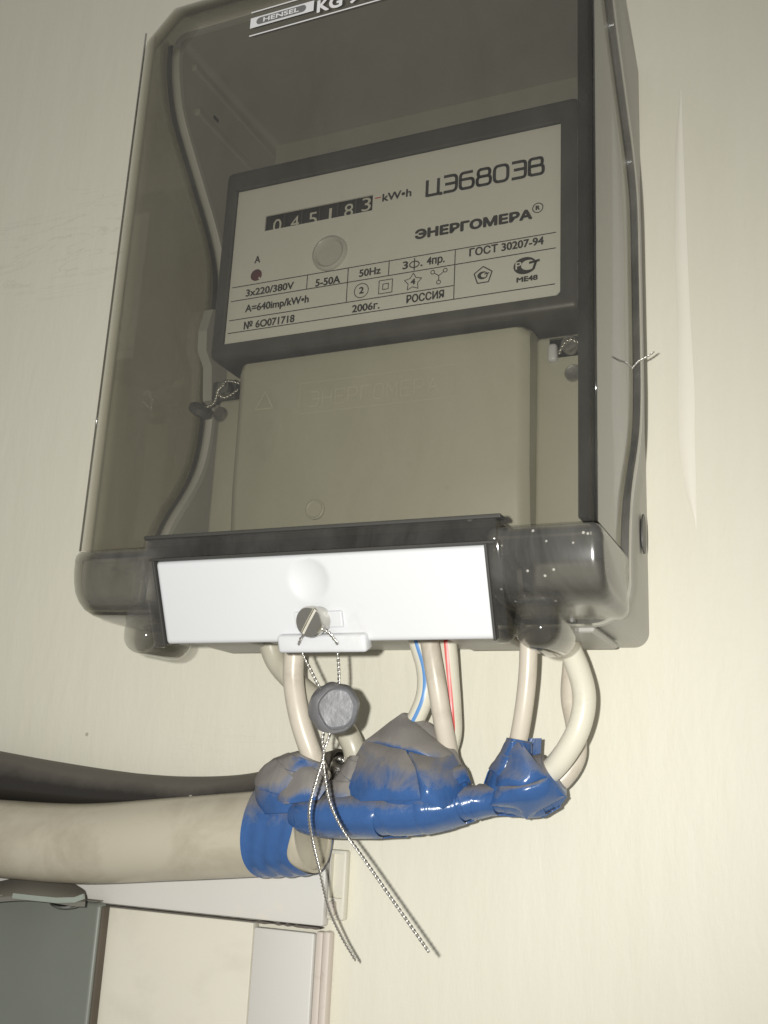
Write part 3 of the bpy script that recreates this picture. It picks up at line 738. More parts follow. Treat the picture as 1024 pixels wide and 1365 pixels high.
def c_mark(px, py, R):
    x, z = lz(px, py); bm = bmesh.new()
    o_ = circ(x, z, R, 26, rz=R * .78, a0=.55, a1=2 * math.pi - .45, closed=False); i_ = circ(x + R * .28, z + R * .02, R * .62, 26, rz=R * .46, a0=.75, a1=2 * math.pi - .75, closed=False)
    for k in range(26): bm.faces.new([bm.verts.new((p[0], IY, p[1])) for p in (o_[k], o_[k + 1], i_[k + 1], i_[k])])
    stroke(bm, [(x + R * .35, z + R * .18), (x + R * 1.25, z + R * .30)], R * .22, IY - .0001); stroke(bm, [(x + R * .95, z + R * .28), (x + R * .72, z - R * .45)], R * .22, IY - .0001)
    return x, z, link('conformity_mark', bm, M['ink'], LABEL)
c_mark(643.5, 367, .0022); x, z, o = c_mark(700, 354, .0047)
link_me('lettering', text_me('P', x - .0038, x - .0014, z - .0012, .0032, IY - .0002, weight=.01), M['label'], LABEL)
# indicator lamp and round button
q = at(342, 367, LY); link('indicator', lathe(bmesh.new(), [(.0027, -.0002), (.0028, .0003), (.0024, .0007), (.0014, .0011), (0, .0013)], axis_matrix(q, (0, -1, 0)), 28), M['led'], MET, smooth='auto')
q = at(440, 338, LY); link('button', lathe(bmesh.new(), [(.0084, -.0002), (.0080, .0012), (.0070, .0017), (.0062, .0010), (.0060, .0003), (0, .0003)], axis_matrix(q, (0, -1, 0)), 44), M['button'], MET, smooth='auto')

# terminal cover and its shoulders
def tpx(px, py, Y): return at(px, py, Y)
tc0, tc1 = -.0672, .0632
bm = bmesh.new()
xs_ = [tc0, tc0 + .0025, tc0 + .005, tc1 - .005, tc1 - .0025, tc1]
def tc_sec(x):
    e = max(0, .005 - min(x - tc0, tc1 - x)) / .005; d = .004 * e ** 2
    return [(-.040, -.0515 - 0), (-.0595 + d, -.0515 - d * .3), (-.0625 + d, -.0535 - d * .3), (-.0632 + d, -.0570), (-.0625 + d, -.0620), (-.0615 + d, -.110), (-.0595 + d, -.130), (-.0560 + d, -.137), (-.040, -.139)]
TC = link('terminal_cover', loft_sections(bm, xs_, tc_sec), M['meter'], MET, smooth='auto')
for (x0, x1, z1) in ((-.0845, tc0 + .0006, -.0625), (tc1 - .0006, .0860, -.0525)):
    link('shoulder', box_bm(x0, x1, -.0490, -.036, -.136, z1, .0022, 3), M['meter'], MET, smooth='auto')
q = at(420, 679, -.0610); link('moulding_mark', lathe(bmesh.new(), [(.0042, -.001), (.0042, .0004), (.0037, .0007), (.0032, .0003), (0, .0003)], axis_matrix(q, (0, -1, 0)), 30), M['meter'], TC, smooth='auto')
# embossed name in a frame, and a warning triangle
eY = -.0631
e0, e1 = at(398, 552, eY), at(606, 488, eY); ez1 = at(398, 512, eY).z; ez0 = at(606, 522, eY).z
bm = bmesh.new(); stroke(bm, [(e0.x, ez0 - .002), (e1.x, ez0 - .002), (e1.x, ez1), (e0.x, ez1)], .00028, eY, True); 
M['emboss'] = plain('emboss_highlight_plastic', (.50, .485, .40), .45, var=.08, scale=80)  # paler colour draws the highlights of the embossing on flat strokes
link('embossed_frame', bm, M['emboss'], TC)
EL = {'Э': [[(0, 1), (.8, 1), (1, .75), (1, .25), (.8, 0), (0, 0)], [(.3, .5), (1, .5)]], 'Н': [[(0, 0), (0, 1)], [(1, 0), (1, 1)], [(0, .5), (1, .5)]], 'Е': [[(1, 1), (0, 1), (0, 0), (1, 0)], [(0, .5), (.85, .5)]],
      'Р': [[(0, 0), (0, 1), (.8, 1), (1, .8), (1, .62), (.8, .45), (0, .45)]], 'Г': [[(0, 0), (0, 1), (1, 1)]], 'О': [[(0, .2), (0, .8), (.2, 1), (.8, 1), (1, .8), (1, .2), (.8, 0), (.2, 0), (0, .2)]],
      'М': [[(0, 0), (0, 1), (.5, .4), (1, 1), (1, 0)]], 'А': [[(0, 0), (.5, 1), (1, 0)], [(.22, .38), (.78, .38)]]}
ew = (e1.x - e0.x - .010) / 10; bm = bmesh.new(); yy = eY
for k, c in enumerate('ЭНЕРГОМЕРА'):
    for pl in EL[c]:
        yy -= 1e-6; stroke(bm, [(e0.x + .005 + ew * (k + x * .7), ez0 + .0008 + z * (ez1 - ez0) * .55) for x, z in pl], .00042, yy, step=2e-6)
link('embossed_lettering', bm, M['emboss'], TC)
q = at(352, 545, eY); bm = bmesh.new(); stroke(bm, [(q.x - .0042, q.z), (q.x + .0042, q.z), (q.x, q.z + .0078)], .0005, eY, True); link('embossed_triangle', bm, M['emboss'], TC)

def twisted(bm, pts, r=.00042, R=.00042, pitch=.0040, n=6):
    """two strands wound round each other along pts"""
    P = [Vector(p) for p in pts]; D = [0]
    for a, b in zip(P, P[1:]): D.append(D[-1] + (b - a).length)
    N = max(8, int(D[-1] / pitch * 8)); S = []
    j = 0
    for k in range(N + 1):
        s = D[-1] * k / N
        while j < len(P) - 2 and D[j + 1] < s: j += 1
        t = (s - D[j]) / max(1e-9, D[j + 1] - D[j]); S.append((P[j].lerp(P[j + 1], t), s))
    for ph in (0, math.pi):
        path = []
        for i, (p, s) in enumerate(S):
            t = (S[min(i + 1, N)][0] - S[max(i - 1, 0)][0]).normalized()
            u = Vector((0, -1, 0)) - t * -t.y
            if u.length < .05: u = Vector((1, 0, 0))
            u.normalize(); v = t.cross(u); a = 2 * math.pi * s / pitch + ph
            path.append(p + (u * math.cos(a) + v * math.sin(a)) * R)
        tube(bm, path, r, n)
    return bm
def px_path(pts, n=8):
    """smooth path through (px, py, Y) points"""
    return [at(a, b, c) for a, b, c in catmull(pts, n)]
# sealing screws, wires and a small lead seal of the meter
for px, py, Y in ((295, 553, -.0490), (765, 498, -.0490)):
    q = at(px, py, Y)
    scw = link('cover_screw', lathe(bmesh.new(), [(.0034, -.001), (.0034, .0012), (.0028, .0020), (.0010, .0016), (0, .0016)], axis_matrix(q, (0, -1, 0)), 26), M['dull'], MET, smooth='auto')
for px, py, wdx in ((300, 521, .0062), (756, 464, .0075)):
    q = at(px, py, -.0478)
    link('sealing_recess', box_bm(q.x - wdx, q.x + wdx, -.0490, -.0440, q.z - .0050, q.z + .0046, .0008), M['dark'], MET)
    sq = q + Vector((.002, -.0030, -.0003))
    link('sealing_screw', lathe(bmesh.new(), [(.0036, -.003), (.0036, .0012), (.0030, .0022), (0, .0022)], axis_matrix(sq, (0, -1, 0)), 24), M['dull'], MET, smooth='auto')
q = at(736, 472, -.0500); link('white_plug', box_bm(q.x - .0016, q.x + .0022, -.052, -.047, q.z - .0035, q.z + .0040, .0014, 3), M['white'], MET, smooth='auto')
bm = bmesh.new(); twisted(bm, px_path([(322, 512, -.053), (303, 508, -.056), (292, 520, -.057), (286, 537, -.058), (272, 545, -.060)]), .0004, .0004, .003); twisted(bm, px_path([(318, 520, -.053), (300, 530, -.0555), (290, 522, -.057), (300, 512, -.057)]), .0004, .0004, .003)
link('sealing_wire', bm, M['wire'], MET, smooth=True)
bm = bmesh.new(); twisted(bm, px_path([(745, 472, -.054), (752, 458, -.055), (762, 452, -.055), (772, 456, -.055), (790, 450, -.054)]), .0004, .0004, .003); link('sealing_wire', bm, M['wire'], MET, smooth=True)
q = at(267, 547, -.060); ms = link('small_lead_seal', lathe(bmesh.new(), [(0, -.0022), (.0040, -.0022), (.0052, -.0012), (.0052, .0012), (.0040, .0022), (0, .0022)], axis_matrix(q, (.55, -.25, .80)), 26), M['dark'], MET, smooth='auto')

# ------------------------------------------------------------------ cables under the box
def cable(name, pts, dpx, material, label, group='cables between the meter box and the blue tape'):
    pts = [(a, b, c + .016) for a, b, c in pts]
    path = px_path(pts, 10)
    mid = pts[len(pts) // 2]; r = (at(mid[0] + dpx / 2, mid[1], mid[2]) - at(mid[0] - dpx / 2, mid[1], mid[2])).length / 2
    o = link(name, tube(bmesh.new(), path, r, 24), material, None, True, label, 'cable', group)
    return o, path, r
C1, *_ = cable('power_cable', [(352, 812, -.050), (358, 850, -.048), (370, 884, -.046), (402, 918, -.045), (442, 950, -.046), (468, 988, -.046), (474, 1018, -.044), (466, 1050, -.042)], 27, M['cableC'], 'olive-grey cable curving behind the lead seal, with its glossy end above the tape notch')
C2, *_ = cable('power_cable', [(394, 820, -.062), (393, 860, -.062), (391, 905, -.061), (399, 955, -.060), (414, 1002, -.057), (430, 1040, -.052)], 25, M['cableA'], 'leftmost cream cable, running down in front of the olive-grey one into the tape')
C3, p3, r3 = cable('power_cable', [(548, 820, -.050), (557, 856, -.048), (567, 892, -.047), (567, 925, -.047), (556, 955, -.046), (538, 985, -.044)], 23, M['cableB'], 'cream cable with a thin blue stripe, bowed to the right above the tape')
C4, *_ = cable('power_cable', [(570, 820, -.056), (573, 856, -.056), (581, 905, -.055), (590, 960, -.051), (598, 1004, -.046), (602, 1040, -.043)], 24, M['cableA'], 'plain cream cable between the blue-striped and the red-striped cables')
C5, p5, r5 = cable('power_cable', [(594, 820, -.046), (596, 856, -.044), (599, 900, -.042), (602, 945, -.040), (602, 980, -.040), (592, 1012, -.040)], 25, M['cableB'], 'cream cable with a thin red stripe along it')
C6, *_ = cable('power_cable', [(706, 820, -.056), (705, 860, -.056), (703, 905, -.055), (697, 955, -.053), (688, 1000, -.050), (676, 1040, -.046)], 24, M['cableA'], 'single cream cable dropping straight from the right lug into the right tape end')
C7, *_ = cable('power_cable', [(738, 815, -.052), (752, 848, -.052), (770, 890, -.053), (779, 930, -.054), (771, 972, -.054), (748, 1012, -.052), (716, 1045, -.048)], 31, M['cableB'], 'thick ivory cable bulging farthest right, nearest of the two at the right tape end')
C8, *_ = cable('power_cable', [(768, 815, -.034), (766, 850, -.034), (762, 890, -.034), (760, 930, -.035), (767, 970, -.036), (768, 1010, -.038), (745, 1043, -.040), (710, 1056, -.042)], 25, M['cableA'], 'pinkish cream cable mostly hidden behind the thick ivory one')
def stripe(parent, path, r, ang0, ang1, material, name='stripe', hw=.0011):
    """narrow painted band on the camera side of a cable"""
    bm = bmesh.new(); rows = []
    for i, p in enumerate(path):
        t = (path[min(i + 1, len(path) - 1)] - path[max(i - 1, 0)]).normalized()
        v = (CAM - p).normalized(); v = (v - t * v.dot(t)).normalized(); s = t.cross(v)
        a = math.radians(ang0 + (ang1 - ang0) * i / (len(path) - 1)); da = hw / r
        rows.append([bm.verts.new(p + (v * math.cos(a + q * da) + s * math.sin(a + q * da)) * (r + .00012)) for q in (-1, -.5, 0, .5, 1)])
    for A_, B_ in zip(rows, rows[1:]):
        for k in range(4): bm.faces.new((A_[k], A_[k + 1], B_[k + 1], B_[k]))
    return link(name, bm, material, parent, True)
stripe(C3, p3, r3, 10, 10, M['stripe_b'], hw=.0007)
stripe(C5, p5, r5, 12, -10, M['stripe_r'], hw=.0008)

# thick conduit and the black sleeve behind it
path = px_path([(-260, 1085, -.027), (-90, 1108, -.027), (0, 1117, -.027), (110, 1124, -.027), (230, 1118, -.027), (340, 1111, -.027), (418, 1105, -.027)], 10)
rC = .0170
bm = tube(bmesh.new(), path, rC, 48, cap=False)
tubep = path
def hollow(bm, path, r0, r1, depth):
    p1 = path[-1]; t = (path[-1] - path[-2]).normalized()
    lathe(bm, [(r0, 0), (r1, 0), (r1, -depth), (0, -depth)], axis_matrix(p1, t), 48)
hollow(bm, path, rC, rC * .93, .0012)
COND = link('conduit', bm, M['conduit'], None, 'auto', 'thick beige plastic conduit coming in from the left edge', 'conduit')
path2 = px_path([(-240, 990, -.016), (-90, 1020, -.016), (0, 1036, -.016), (70, 1047, -.016), (160, 1059, -.016), (250, 1066, -.016), (340, 1062, -.016), (420, 1040, -.017), (458, 1030, -.018)], 10)
bm = tube(bmesh.new(), path2, [0.0122 - .0022 * min(1, max(0, (i - 18) / 24)) for i in range(len(path2))], 36, cap=False); hollow(bm, path2, .0100, .0086, .006)
SLV = link('black_sleeve', bm, M['black'], None, 'auto', 'dusty black cable sleeve lying behind the thick beige conduit', 'sleeve')
q = at(455, 1026, -.030); bm = lathe(bmesh.new(), [(.0042, -.004), (.0050, -.001), (.0048, .002), (.0040, .004), (.0036, .002), (.0038, -.003)], axis_matrix(q, (.35, -.35, .85)), 20)
for v in bm.verts: v.co += Vector([noise.noise(v.co * 600 + Vector((k * 7, 0, 0))) * .0006 for k in range(3)])
link('foil_collar', bm, M['foil'], SLV, True)

# ------------------------------------------------------------------ blue insulating tape
TAPE = empty('tape_wrap', 'dusty blue insulating tape binding the cables and the conduit end together', 'tape')
def loft_px(name, secs, wraps=(), n=10, seg=56, folds=0, crumple=.0004, squash=2.0, seed=0, material='tape'):
    """oval sheath; secs: (px, py, Y, half-width in px, half-depth in m). wraps: (start, slope, width, lift, first angle, last angle) strips
    of tape wound on it, each a sheet with its own edges"""
    rnd = random.Random(seed)
    def frame(sv, dv):
        px, py, Y, hw, th_ = sv; Y += .016
        d = Vector(dv).normalized(); pn = Vector((-d.y, d.x)); c = at(px, py, Y)
        W = at(px + pn.x * hw, py + pn.y * hw, Y) - c
        T = (at(px + d.x, py + d.y, Y) - c).normalized(); N = T.cross(W).normalized() * th_
        return c, W, N
    S = catmull(secs, n); L = len(S) - 1
    def surf(u, th, lift=0.0):
        u = min(1, max(0, u)); f = u * L; i = min(L - 1, int(f)); t = f - i
        sv = [S[i][k] * (1 - t) + S[i + 1][k] * t for k in range(5)]
        a = S[max(i - 1, 0)]; b = S[min(i + 2, L)]
        c, W, N = frame(sv, (b[0] - a[0], b[1] - a[1]))
        co, sn = math.cos(th), math.sin(th)
        co = math.copysign(abs(co) ** (2 / squash), co); sn = math.copysign(abs(sn) ** (2 / squash), sn)
        r = 1.0
        if folds: r += folds * (abs(((th * 9 / (2 * math.pi) + .9 * math.sin(u * 3 + seed)) % 1.0) - .5) - .25) * math.sin(math.pi * min(1, u * 1.1)) * (.5 + .5 * math.sin(th * 2 + seed))
        off = W * co * r + N * sn * r
        p = c + off
        p += Vector([noise.noise(p * 70 + Vector((seed * 5.1 + j * 3.3, 0, 0))) for j in range(3)]) * crumple
        return p + off.normalized() * lift
    bm = bmesh.new()
    rings = [[bm.verts.new(surf(i / L, 2 * math.pi * k / seg)) for k in range(seg)] for i in range(L + 1)]
    for A_, B_ in zip(rings, rings[1:]):
        for k in range(seg): bm.faces.new((A_[k], A_[(k + 1) % seg], B_[(k + 1) % seg], B_[k]))
    bm.faces.new(rings[0]); bm.faces.new(rings[-1][::-1])
    o = link(name, bm, M[material], TAPE, True)
    for wi, (u0, sl, wd, lift, a0, a1) in enumerate(wraps):
        bm = bmesh.new(); rows = []; K = 44
        for k in range(K + 1):
            th = math.radians(a0 + (a1 - a0) * k / K); uc = u0 + sl * (k / K - .5)
            wob = wd * .06 * noise.noise(Vector((k * .15, wi * 3.7, seed)))
            row = []
            for q in (0, .03, .12, .3, .5, .7, .88, .97, 1):
                pl = lift + .0004 * noise.noise(Vector((k * .3, q * 2.5, wi * 5 + seed)))
                if q in (0, 1): pl = lift - .0003
                row.append(bm.verts.new(surf(uc + wob + (q - .5) * wd, th, pl)))
            rows.append(row)
        for A_, B_ in zip(rows, rows[1:]):
            for k in range(len(A_) - 1): bm.faces.new((A_[k], A_[k + 1], B_[k + 1], B_[k]))
        bmesh.ops.recalc_face_normals(bm, faces=bm.faces)
        r = bmesh.ops.extrude_face_region(bm, geom=bm.faces[:])
        ctr = surf(u0, 0).lerp(surf(u0, math.pi), .5)
        for g in r['geom']:
            if isinstance(g, bmesh.types.BMVert): g.co += (ctr - g.co).normalized() * .00035
        link('tape_strip', bm, M[material], o, 'auto')
    return o
# band on the conduit end, its edges cut askew
bm = bmesh.new(); rows = []
NB = 16
iend = len(tubep) - 1
ptop = tubep[iend]; tdir = (tubep[iend] - tubep[iend - 8]).normalized()
u_ = Vector((0, 0, 1)); u_ = (u_ - tdir * u_.dot(tdir)).normalized(); v_ = tdir.cross(u_)     # v_ points away from the wall or to it
if v_.y > 0: v_ = -v_
seg = 56
for j in range(NB + 1):
    row = []
    for k in range(seg):
        a = 2 * math.pi * k / seg                       # 0 top, 90 deg front
        up_ = math.cos(a); fr_ = math.sin(a)
        s0 = -.0235 - .0015 * up_ + .002 * math.sin(2 * a); s1 = .0004 + .0006 * up_ - .0048 * max(0, math.cos(a - math.radians(128))) ** 8
        s = s0 + (s1 - s0) * j / NB
        p = ptop + tdir * s + (u_ * up_ + v_ * fr_) * (rC + .0007 + .00025 * math.sin(j * 1.3 + a))
        p += (u_ * up_ + v_ * fr_) * noise.noise(p * 120) * .0004
        row.append(bm.verts.new(p))
    rows.append(row)
for A_, B_ in zip(rows, rows[1:]):
    for k in range(seg): bm.faces.new((A_[k], A_[(k + 1) % seg], B_[(k + 1) % seg], B_[k]))
link('conduit_band', bm, M['tape'], TAPE, 'auto')
loft_px('bundle_wrap', [(396, 1082, -.056, 22, .007), (418, 1086, -.056, 26, .010), (460, 1087, -.055, 27, .012), (520, 1085, -.053, 29, .013), (575, 1079, -.052, 29, .012), (618, 1071, -.050, 23, .010), (650, 1067, -.049, 18, .008), (690, 1062, -.048, 20, .009), (712, 1056, -.047, 23, .009)],
        [(.13, .05, .15, .0005, 0, 360), (.30, -.07, .17, .0009, 0, 360), (.43, .09, .16, .0006, 0, 360), (.57, -.05, .15, .0010, 0, 360), (.68, .08, .11, .0006, 0, 360), (.77, -.06, .10, .0010, 0, 360), (.86, .05, .11, .0006, 0, 360)], crumple=.0006, seed=1)
loft_px('left_gusset', [(414, 1009, -.057, 18, .0085), (405, 1026, -.055, 36, .009), (393, 1052, -.053, 50, .012), (394, 1084, -.051, 46, .012)],
        [(.22, .25, .30, .0005, 150, 390), (.58, -.3, .34, .0009, 140, 400)], folds=.10, squash=1.6, seed=2, material='tape3')
loft_px('middle_gusset', [(480, 1008, -.050, 12, .006), (479, 1028, -.051, 22, .008), (472, 1056, -.052, 34, .010), (470, 1086, -.053, 40, .011)],
        [(.30, -.35, .34, .0005, 140, 400), (.66, .3, .3, .0009, 140, 400)], folds=.08, squash=1.6, seed=3, material='tape3')
loft_px('fan_wrap', [(538, 951, -.046, 2, .0012), (543, 962, -.0465, 17, .003), (547, 980, -.047, 38, .005), (549, 1002, -.048, 52, .008), (549, 1028, -.051, 64, .011), (554, 1052, -.053, 68, .0135), (560, 1078, -.052, 64, .012), (560, 1092, -.051, 40, .008)],
        [(.36, .16, .20, .0006, 170, 370), (.55, -.22, .22, .0010, 165, 375), (.72, .14, .18, .0006, 170, 370), (.34, -.34, .13, .0014, 170, 370)], folds=.07, squash=1.55, seed=4)
loft_px('upright_wrap', [(692, 986, -.051, 15, .0075), (688, 1008, -.050, 19, .008), (681, 1034, -.049, 27, .009), (672, 1062, -.048, 28, .009)],
        [(.20, .2, .34, .0005, 0, 360), (.60, -.25, .34, .0009, 0, 360)], folds=.08, squash=1.6, seed=5, material='tape2')
loft_px('branch_wrap', [(646, 1066, -.048, 16, .007), (672, 1062, -.048, 25, .009), (700, 1052, -.048, 37, .011), (722, 1043, -.048, 38, .0115), (740, 1033, -.047, 31, .011)],
        [(.35, .2, .26, .0006, 0, 360), (.60, -.2, .28, .0010, 0, 360), (.86, .06, .24, .0006, 0, 360)], folds=.08, squash=1.35, seed=6, material='tape2')
def sheet(poly, mid, material='tape', seed=0):
    """folded piece of tape: outline (px, py, Y) creased over a middle point"""
    bm = bmesh.new(); V = [bm.verts.new(at(*p)) for p in poly]; c = bm.verts.new(at(*mid))
    for k in range(len(V)): bm.faces.new((V[k], V[(k + 1) % len(V)], c))
    bmesh.ops.subdivide_edges(bm, edges=bm.edges[:], cuts=5, use_grid_fill=True)
    bmesh.ops.triangulate(bm, faces=bm.faces[:])
    inner_ = [v for v in bm.verts if not v.is_boundary]
    for _ in range(14): bmesh.ops.smooth_vert(bm, verts=inner_, factor=.5, use_axis_x=True, use_axis_y=True, use_axis_z=True)
    for v in inner_: v.co.y -= .0022
    for _ in range(4): bmesh.ops.smooth_vert(bm, verts=inner_, factor=.5, use_axis_x=True, use_axis_y=True, use_axis_z=True)
    for v in bm.verts: v.co.y += .0009 * noise.noise(v.co * 150 + Vector((seed * 3, 0, 0))) + .0008 * abs(noise.noise(Vector((v.co.x * 90 + v.co.z * 130, v.co.z * 30, seed * 3.1))))
    bmesh.ops.recalc_face_normals(bm, faces=bm.faces)
    r = bmesh.ops.extrude_face_region(bm, geom=bm.faces[:])
    for g in r['geom']:
        if isinstance(g, bmesh.types.BMVert): g.co.y += .0005
    bmesh.ops.recalc_face_normals(bm, faces=bm.faces)
    me = bpy.data.meshes.new('tape_sheet'); bm.to_mesh(me); bm.free()
    o = link_me('tape_sheet', me, M[material], TAPE, True); me.set_sharp_from_angle(angle=math.radians(32))
    return o
sheet([(536, 950, -.033), (566, 972, -.034), (603, 1004, -.036), (582, 1014, -.0425), (540, 1004, -.0425), (486, 987, -.036)], (545, 986, -.0415), 'tape', 1)
sheet([(486, 987, -.036), (541, 1000, -.0435), (557, 1030, -.0500), (562, 1066, -.0535), (480, 1068, -.0505), (452, 1050, -.042), (471, 1012, -.037)], (516, 1032, -.0495), 'tape', 2)
sheet([(544, 1002, -.0440), (604, 1005, -.036), (620, 1036, -.036), (628, 1056, -.036), (590, 1078, -.0500), (560, 1068, -.0545), (556, 1030, -.0510)], (580, 1038, -.0540), 'tape2', 3)
sheet([(676, 983, -.036), (697, 993, -.0445), (731, 1036, -.0430), (702, 1052, -.0470), (662, 1050, -.0430), (655, 1034, -.036)], (692, 1026, -.0475), 'tape2', 4)
sheet([(700, 1046, -.0475), (732, 1036, -.0440), (753, 1061, -.037), (702, 1092, -.036), (690, 1078, -.0400), (652, 1074, -.0420), (664, 1048, -.0440)], (708, 1062, -.0490), 'tape2', 5)
sheet([(352, 1056, -.040), (368, 1016, -.036), (398, 1004, -.041), (420, 1026, -.0485), (438, 1046, -.0480), (425, 1066, -.0505), (380, 1072, -.0520)], (398, 1042, -.0515), 'tape3', 6)
bm = bmesh.new(); c4 = [at(*p, -.028) for p in ((699, 984), (722, 984), (720, 1016), (700, 1020))]
n4 = Vector((0, .0004, 0)); A = [bm.verts.new(p) for p in c4]; B = [bm.verts.new(p + n4) for p in c4]; bm.faces.new(A); bm.faces.new(B[::-1])
for k in range(4): bm.faces.new((A[k], B[k], B[(k + 1) % 4], A[(k + 1) % 4]))
link('tape_end', bm, M['tape2'], TAPE)

# stray end of sealing wire poking out of the seam on the right
bm = bmesh.new(); twisted(bm, px_path([(842, 492, -.046), (851, 482, -.046), (862, 476, -.045), (872, 469, -.044)]), .00022, .00022, .003); link('wire_end', bm, M['wire'], ENC, True)

# ------------------------------------------------------------------ lead seal with twisted wire
SEAL = empty('lead_seal', 'round lead seal hanging on twisted wire below the white flap', 'seal')
sq = at(447, 944, -.094); rS = (at(478, 944, -.094) - sq).length
axs = Vector((.68, -.72, -.10)).normalized()
bm = bmesh.new(); lathe(bm, [(0, -.0065), (rS * .80, -.0065), (rS * .95, -.0050), (rS, -.0020), (rS * .97, .0010), (rS * .86, .0030), (rS * .80, .0034), (rS * .76, .0026), (rS * .70, .0020), (0, .0016)], axis_matrix(sq, axs), 48)
for v in bm.verts: v.co += (v.co - sq).normalized() * noise.noise((v.co - sq) * 220) * .0007
link('lead_disc', bm, M['lead'], SEAL, 'auto')
FY2 = FY - .0042
for name, pts in (
    ('wire', [(424, 838, .007), (412, 841, .006), (403, 848, .0045), (398.8, 857, .0036), (398.5, 860, .001), (398.5, 861, -.003)]),
    ('wire', [(424, 836, .007), (436, 842, .006), (444, 850, .0045), (449.2, 857, .0036), (449.5, 860, .001), (449.5, 861, -.003)]),
    ('wire', [(400, 860, -.096), (408, 880, -.096), (420, 905, -.094), (432, 928, -.091)]),
    ('wire', [(450, 860, -.096), (451, 880, -.096), (452, 905, -.094), (450, 928, -.091)]),
    ('wire_tail', [(436, 960, -.090), (430, 985, -.092), (431, 1008, -.091), (420, 1045, -.088), (412, 1082, -.085), (416, 1118, -.078), (426, 1160, -.072), (438, 1210, -.062), (455, 1248, -.052), (474, 1280, -.044)]),
    ('wire_tail', [(446, 962, -.090), (438, 984, -.092), (431, 1004, -.091), (433, 1035, -.088), (440, 1070, -.085), (455, 1102, -.082), (486, 1146, -.083), (525, 1202, -.082), (572, 1269, -.080)])):
    pp = [wF(*q) for q in catmull(pts, 8)] if pts[0][2] > 0 else px_path(pts, 8)
    bm = bmesh.new(); twisted(bm, pp, .00031, .00031, .0032); link(name, bm, M['wire'], SEAL, True)

# ------------------------------------------------------------------ cable ducts, board and grey-green cabinet at the lower left
DY_ = -.0062
xr = at(433, 1190, DY_).x; zbt = at(300, 1224, DY_).z
HD = link('cable_duct', box_bm(-.75, xr, DY_, -.0003, zbt + .0006, zbt + .040, .0012, 2), M['duct'], None, 'auto', 'smooth bluish-white horizontal cable duct under the thick conduit', 'duct')
a, b_ = at(436, 1132, -.006), at(456, 1228, -.006)
ex = box_bm(xr + .0006, b_.x, -.0050, -.0004, b_.z, a.z, .0010, 2); cu1 = box_bm(xr + .0016, b_.x - .0012, -.02, -.0022, b_.z + .0085, a.z - .0016)
link_me('end_cap', boolean(ex, [cu1]), M['board'], HD, smooth='auto')
link('end_lug', box_bm(xr + .0018, xr + .0052, -.0072, -.0010, b_.z + .0015, b_.z + .0075, .0010, 2), M['ductedge'], HD, smooth='auto')
M['grime'] = plain('joint_grime', (.13, .11, .095), .9, var=.4, scale=300)
bm = bmesh.new(); rng = random.Random(4); xx = -.45
rows = []
while xx < xr - .001:
    h_ = .00014 + (.0005 * rng.random() if xx > xr - .030 else .0001 * rng.random())
    rows.append([bm.verts.new((xx, DY_ + yy_, zbt + zz_)) for yy_, zz_ in ((-.0002, -h_), (-.0002, h_ * .5), (.004, h_ * .5), (.004, -h_))]); xx += .0022
for A_, B_ in zip(rows, rows[1:]):
    for k in range(4): bm.faces.new((A_[k], A_[(k + 1) % 4], B_[(k + 1) % 4], B_[k]))
link('joint_grime', bm, M['grime'], HD)
xv0, xv1, xv2 = at(333, 1300, DY_).x, at(415, 1300, DY_).x, at(436, 1300, DY_).x
VD = empty('vertical_cable_duct', 'vertical cable duct with bluish-white lid and stained pinkish edge strip', 'duct')
link('duct_lid', box_bm(xv0, xv1, DY_ + .0004, -.0022, -.80, zbt - .0022, .0010, 2), M['duct'], VD, smooth='auto')
xm = xv1 + (xv2 - xv1) * .5
link('duct_edge', box_bm(xv1 + .0002, xm, DY_ + .0014, -.0003, -.80, zbt - .0014, .0010, 2), M['ductedge'], VD, smooth='auto')
link('duct_edge', box_bm(xm + .0002, xv2, DY_ + .0006, -.0003, -.80, zbt - .0010, .0012, 2), M['ductedge'], VD, smooth='auto')
xg = at(138, 1290, -.015).x
link('painted_board', box_bm(-.60, xv0 - .0003, DY_ + .0004, -.0004, -.80, zbt - .0006, .0006), M['board'], None, 'auto', 'cream painted board between the grey-green cabinet and the vertical duct', 'board')
CAB = empty('cabinet', 'grey-green enamelled metal cabinet at the lower left corner', 'cabinet')
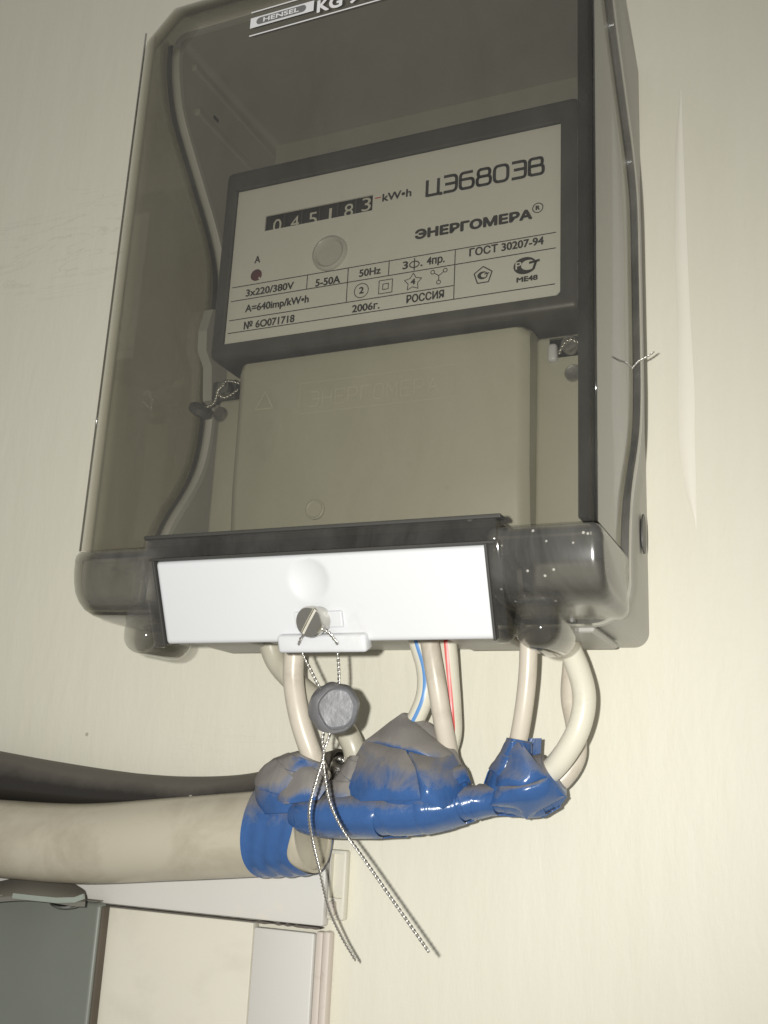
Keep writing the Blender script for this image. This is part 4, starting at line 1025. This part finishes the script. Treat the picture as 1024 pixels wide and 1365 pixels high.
gq = at(134, 1207, -.0125); gb = at(120, 1365, -.024)
CABX = gq.x
link('cabinet_door', box_bm(CABX - .40, CABX, -.0125, DY_ - .0002, -.80, gq.z + .001, .0022, 3), M['green'], CAB, smooth='auto')
bm = box_bm(CABX - .40, CABX - .003, -.0123, DY_ - .0004, gq.z + .0011, gq.z + .0016, .0002)
link('dust_layer', bm, M['greendust'], CAB)
link('door_edge', box_bm(CABX - .0016, CABX + .0010, -.0112, DY_ - .0003, -.80, gq.z - .0006, .0005), plain('rusty_edge', (.10, .082, .06), .7, var=.3), CAB)
# curved bracket leaf standing on the cabinet's top edge
bm = bmesh.new(); top_, bot_ = [], []
pr = [(-60, 1188, 1204), (0, 1178, 1196), (40, 1169, 1194), (70, 1172, 1197), (95, 1180, 1201), (111, 1189, 1202), (114, 1193, 1202)]
rows = []
for px, yt, yb in catmull(pr, 5):
    f0, f1 = at(px, yb, -.036), at(px - 1, yb + 1.5, -.036); bk = at(px, yt, -.012)
    rows.append([bm.verts.new(p) for p in (bk + Vector((0, 0, .0012)), f0.lerp(bk, .5) + Vector((0, 0, .0010)), f0, f0 + Vector((0, 0, -.0020)), bk + Vector((0, 0, -.0012)))])
for A_, B_ in zip(rows, rows[1:]):
    for k in range(5): bm.faces.new((A_[k], A_[(k + 1) % 5], B_[(k + 1) % 5], B_[k]))
bm.faces.new(rows[0]); bm.faces.new(rows[-1][::-1])
BRK = link('bracket_leaf', bm, M['greendust'], CAB, 'auto')
bm = bmesh.new(); strap(bm, [at(px, py, -.0368) for px, py in ((18, 1194), (45, 1197), (75, 1200), (100, 1199.5), (112, 1195))], Vector((0, 0, 1)), .0012, .0022); link('leaf_edge', bm, plain('pale_green_enamel', (.30, .33, .29), .4), BRK)
q = at(90, 1202, -.028); link('washer', lathe(bmesh.new(), [(0, -.0006), (.0070, -.0006), (.0075, 0), (.0070, .0006), (0, .0006)], axis_matrix(q, (.1, -.25, 1)), 30), M['dull'], CAB, smooth='auto')
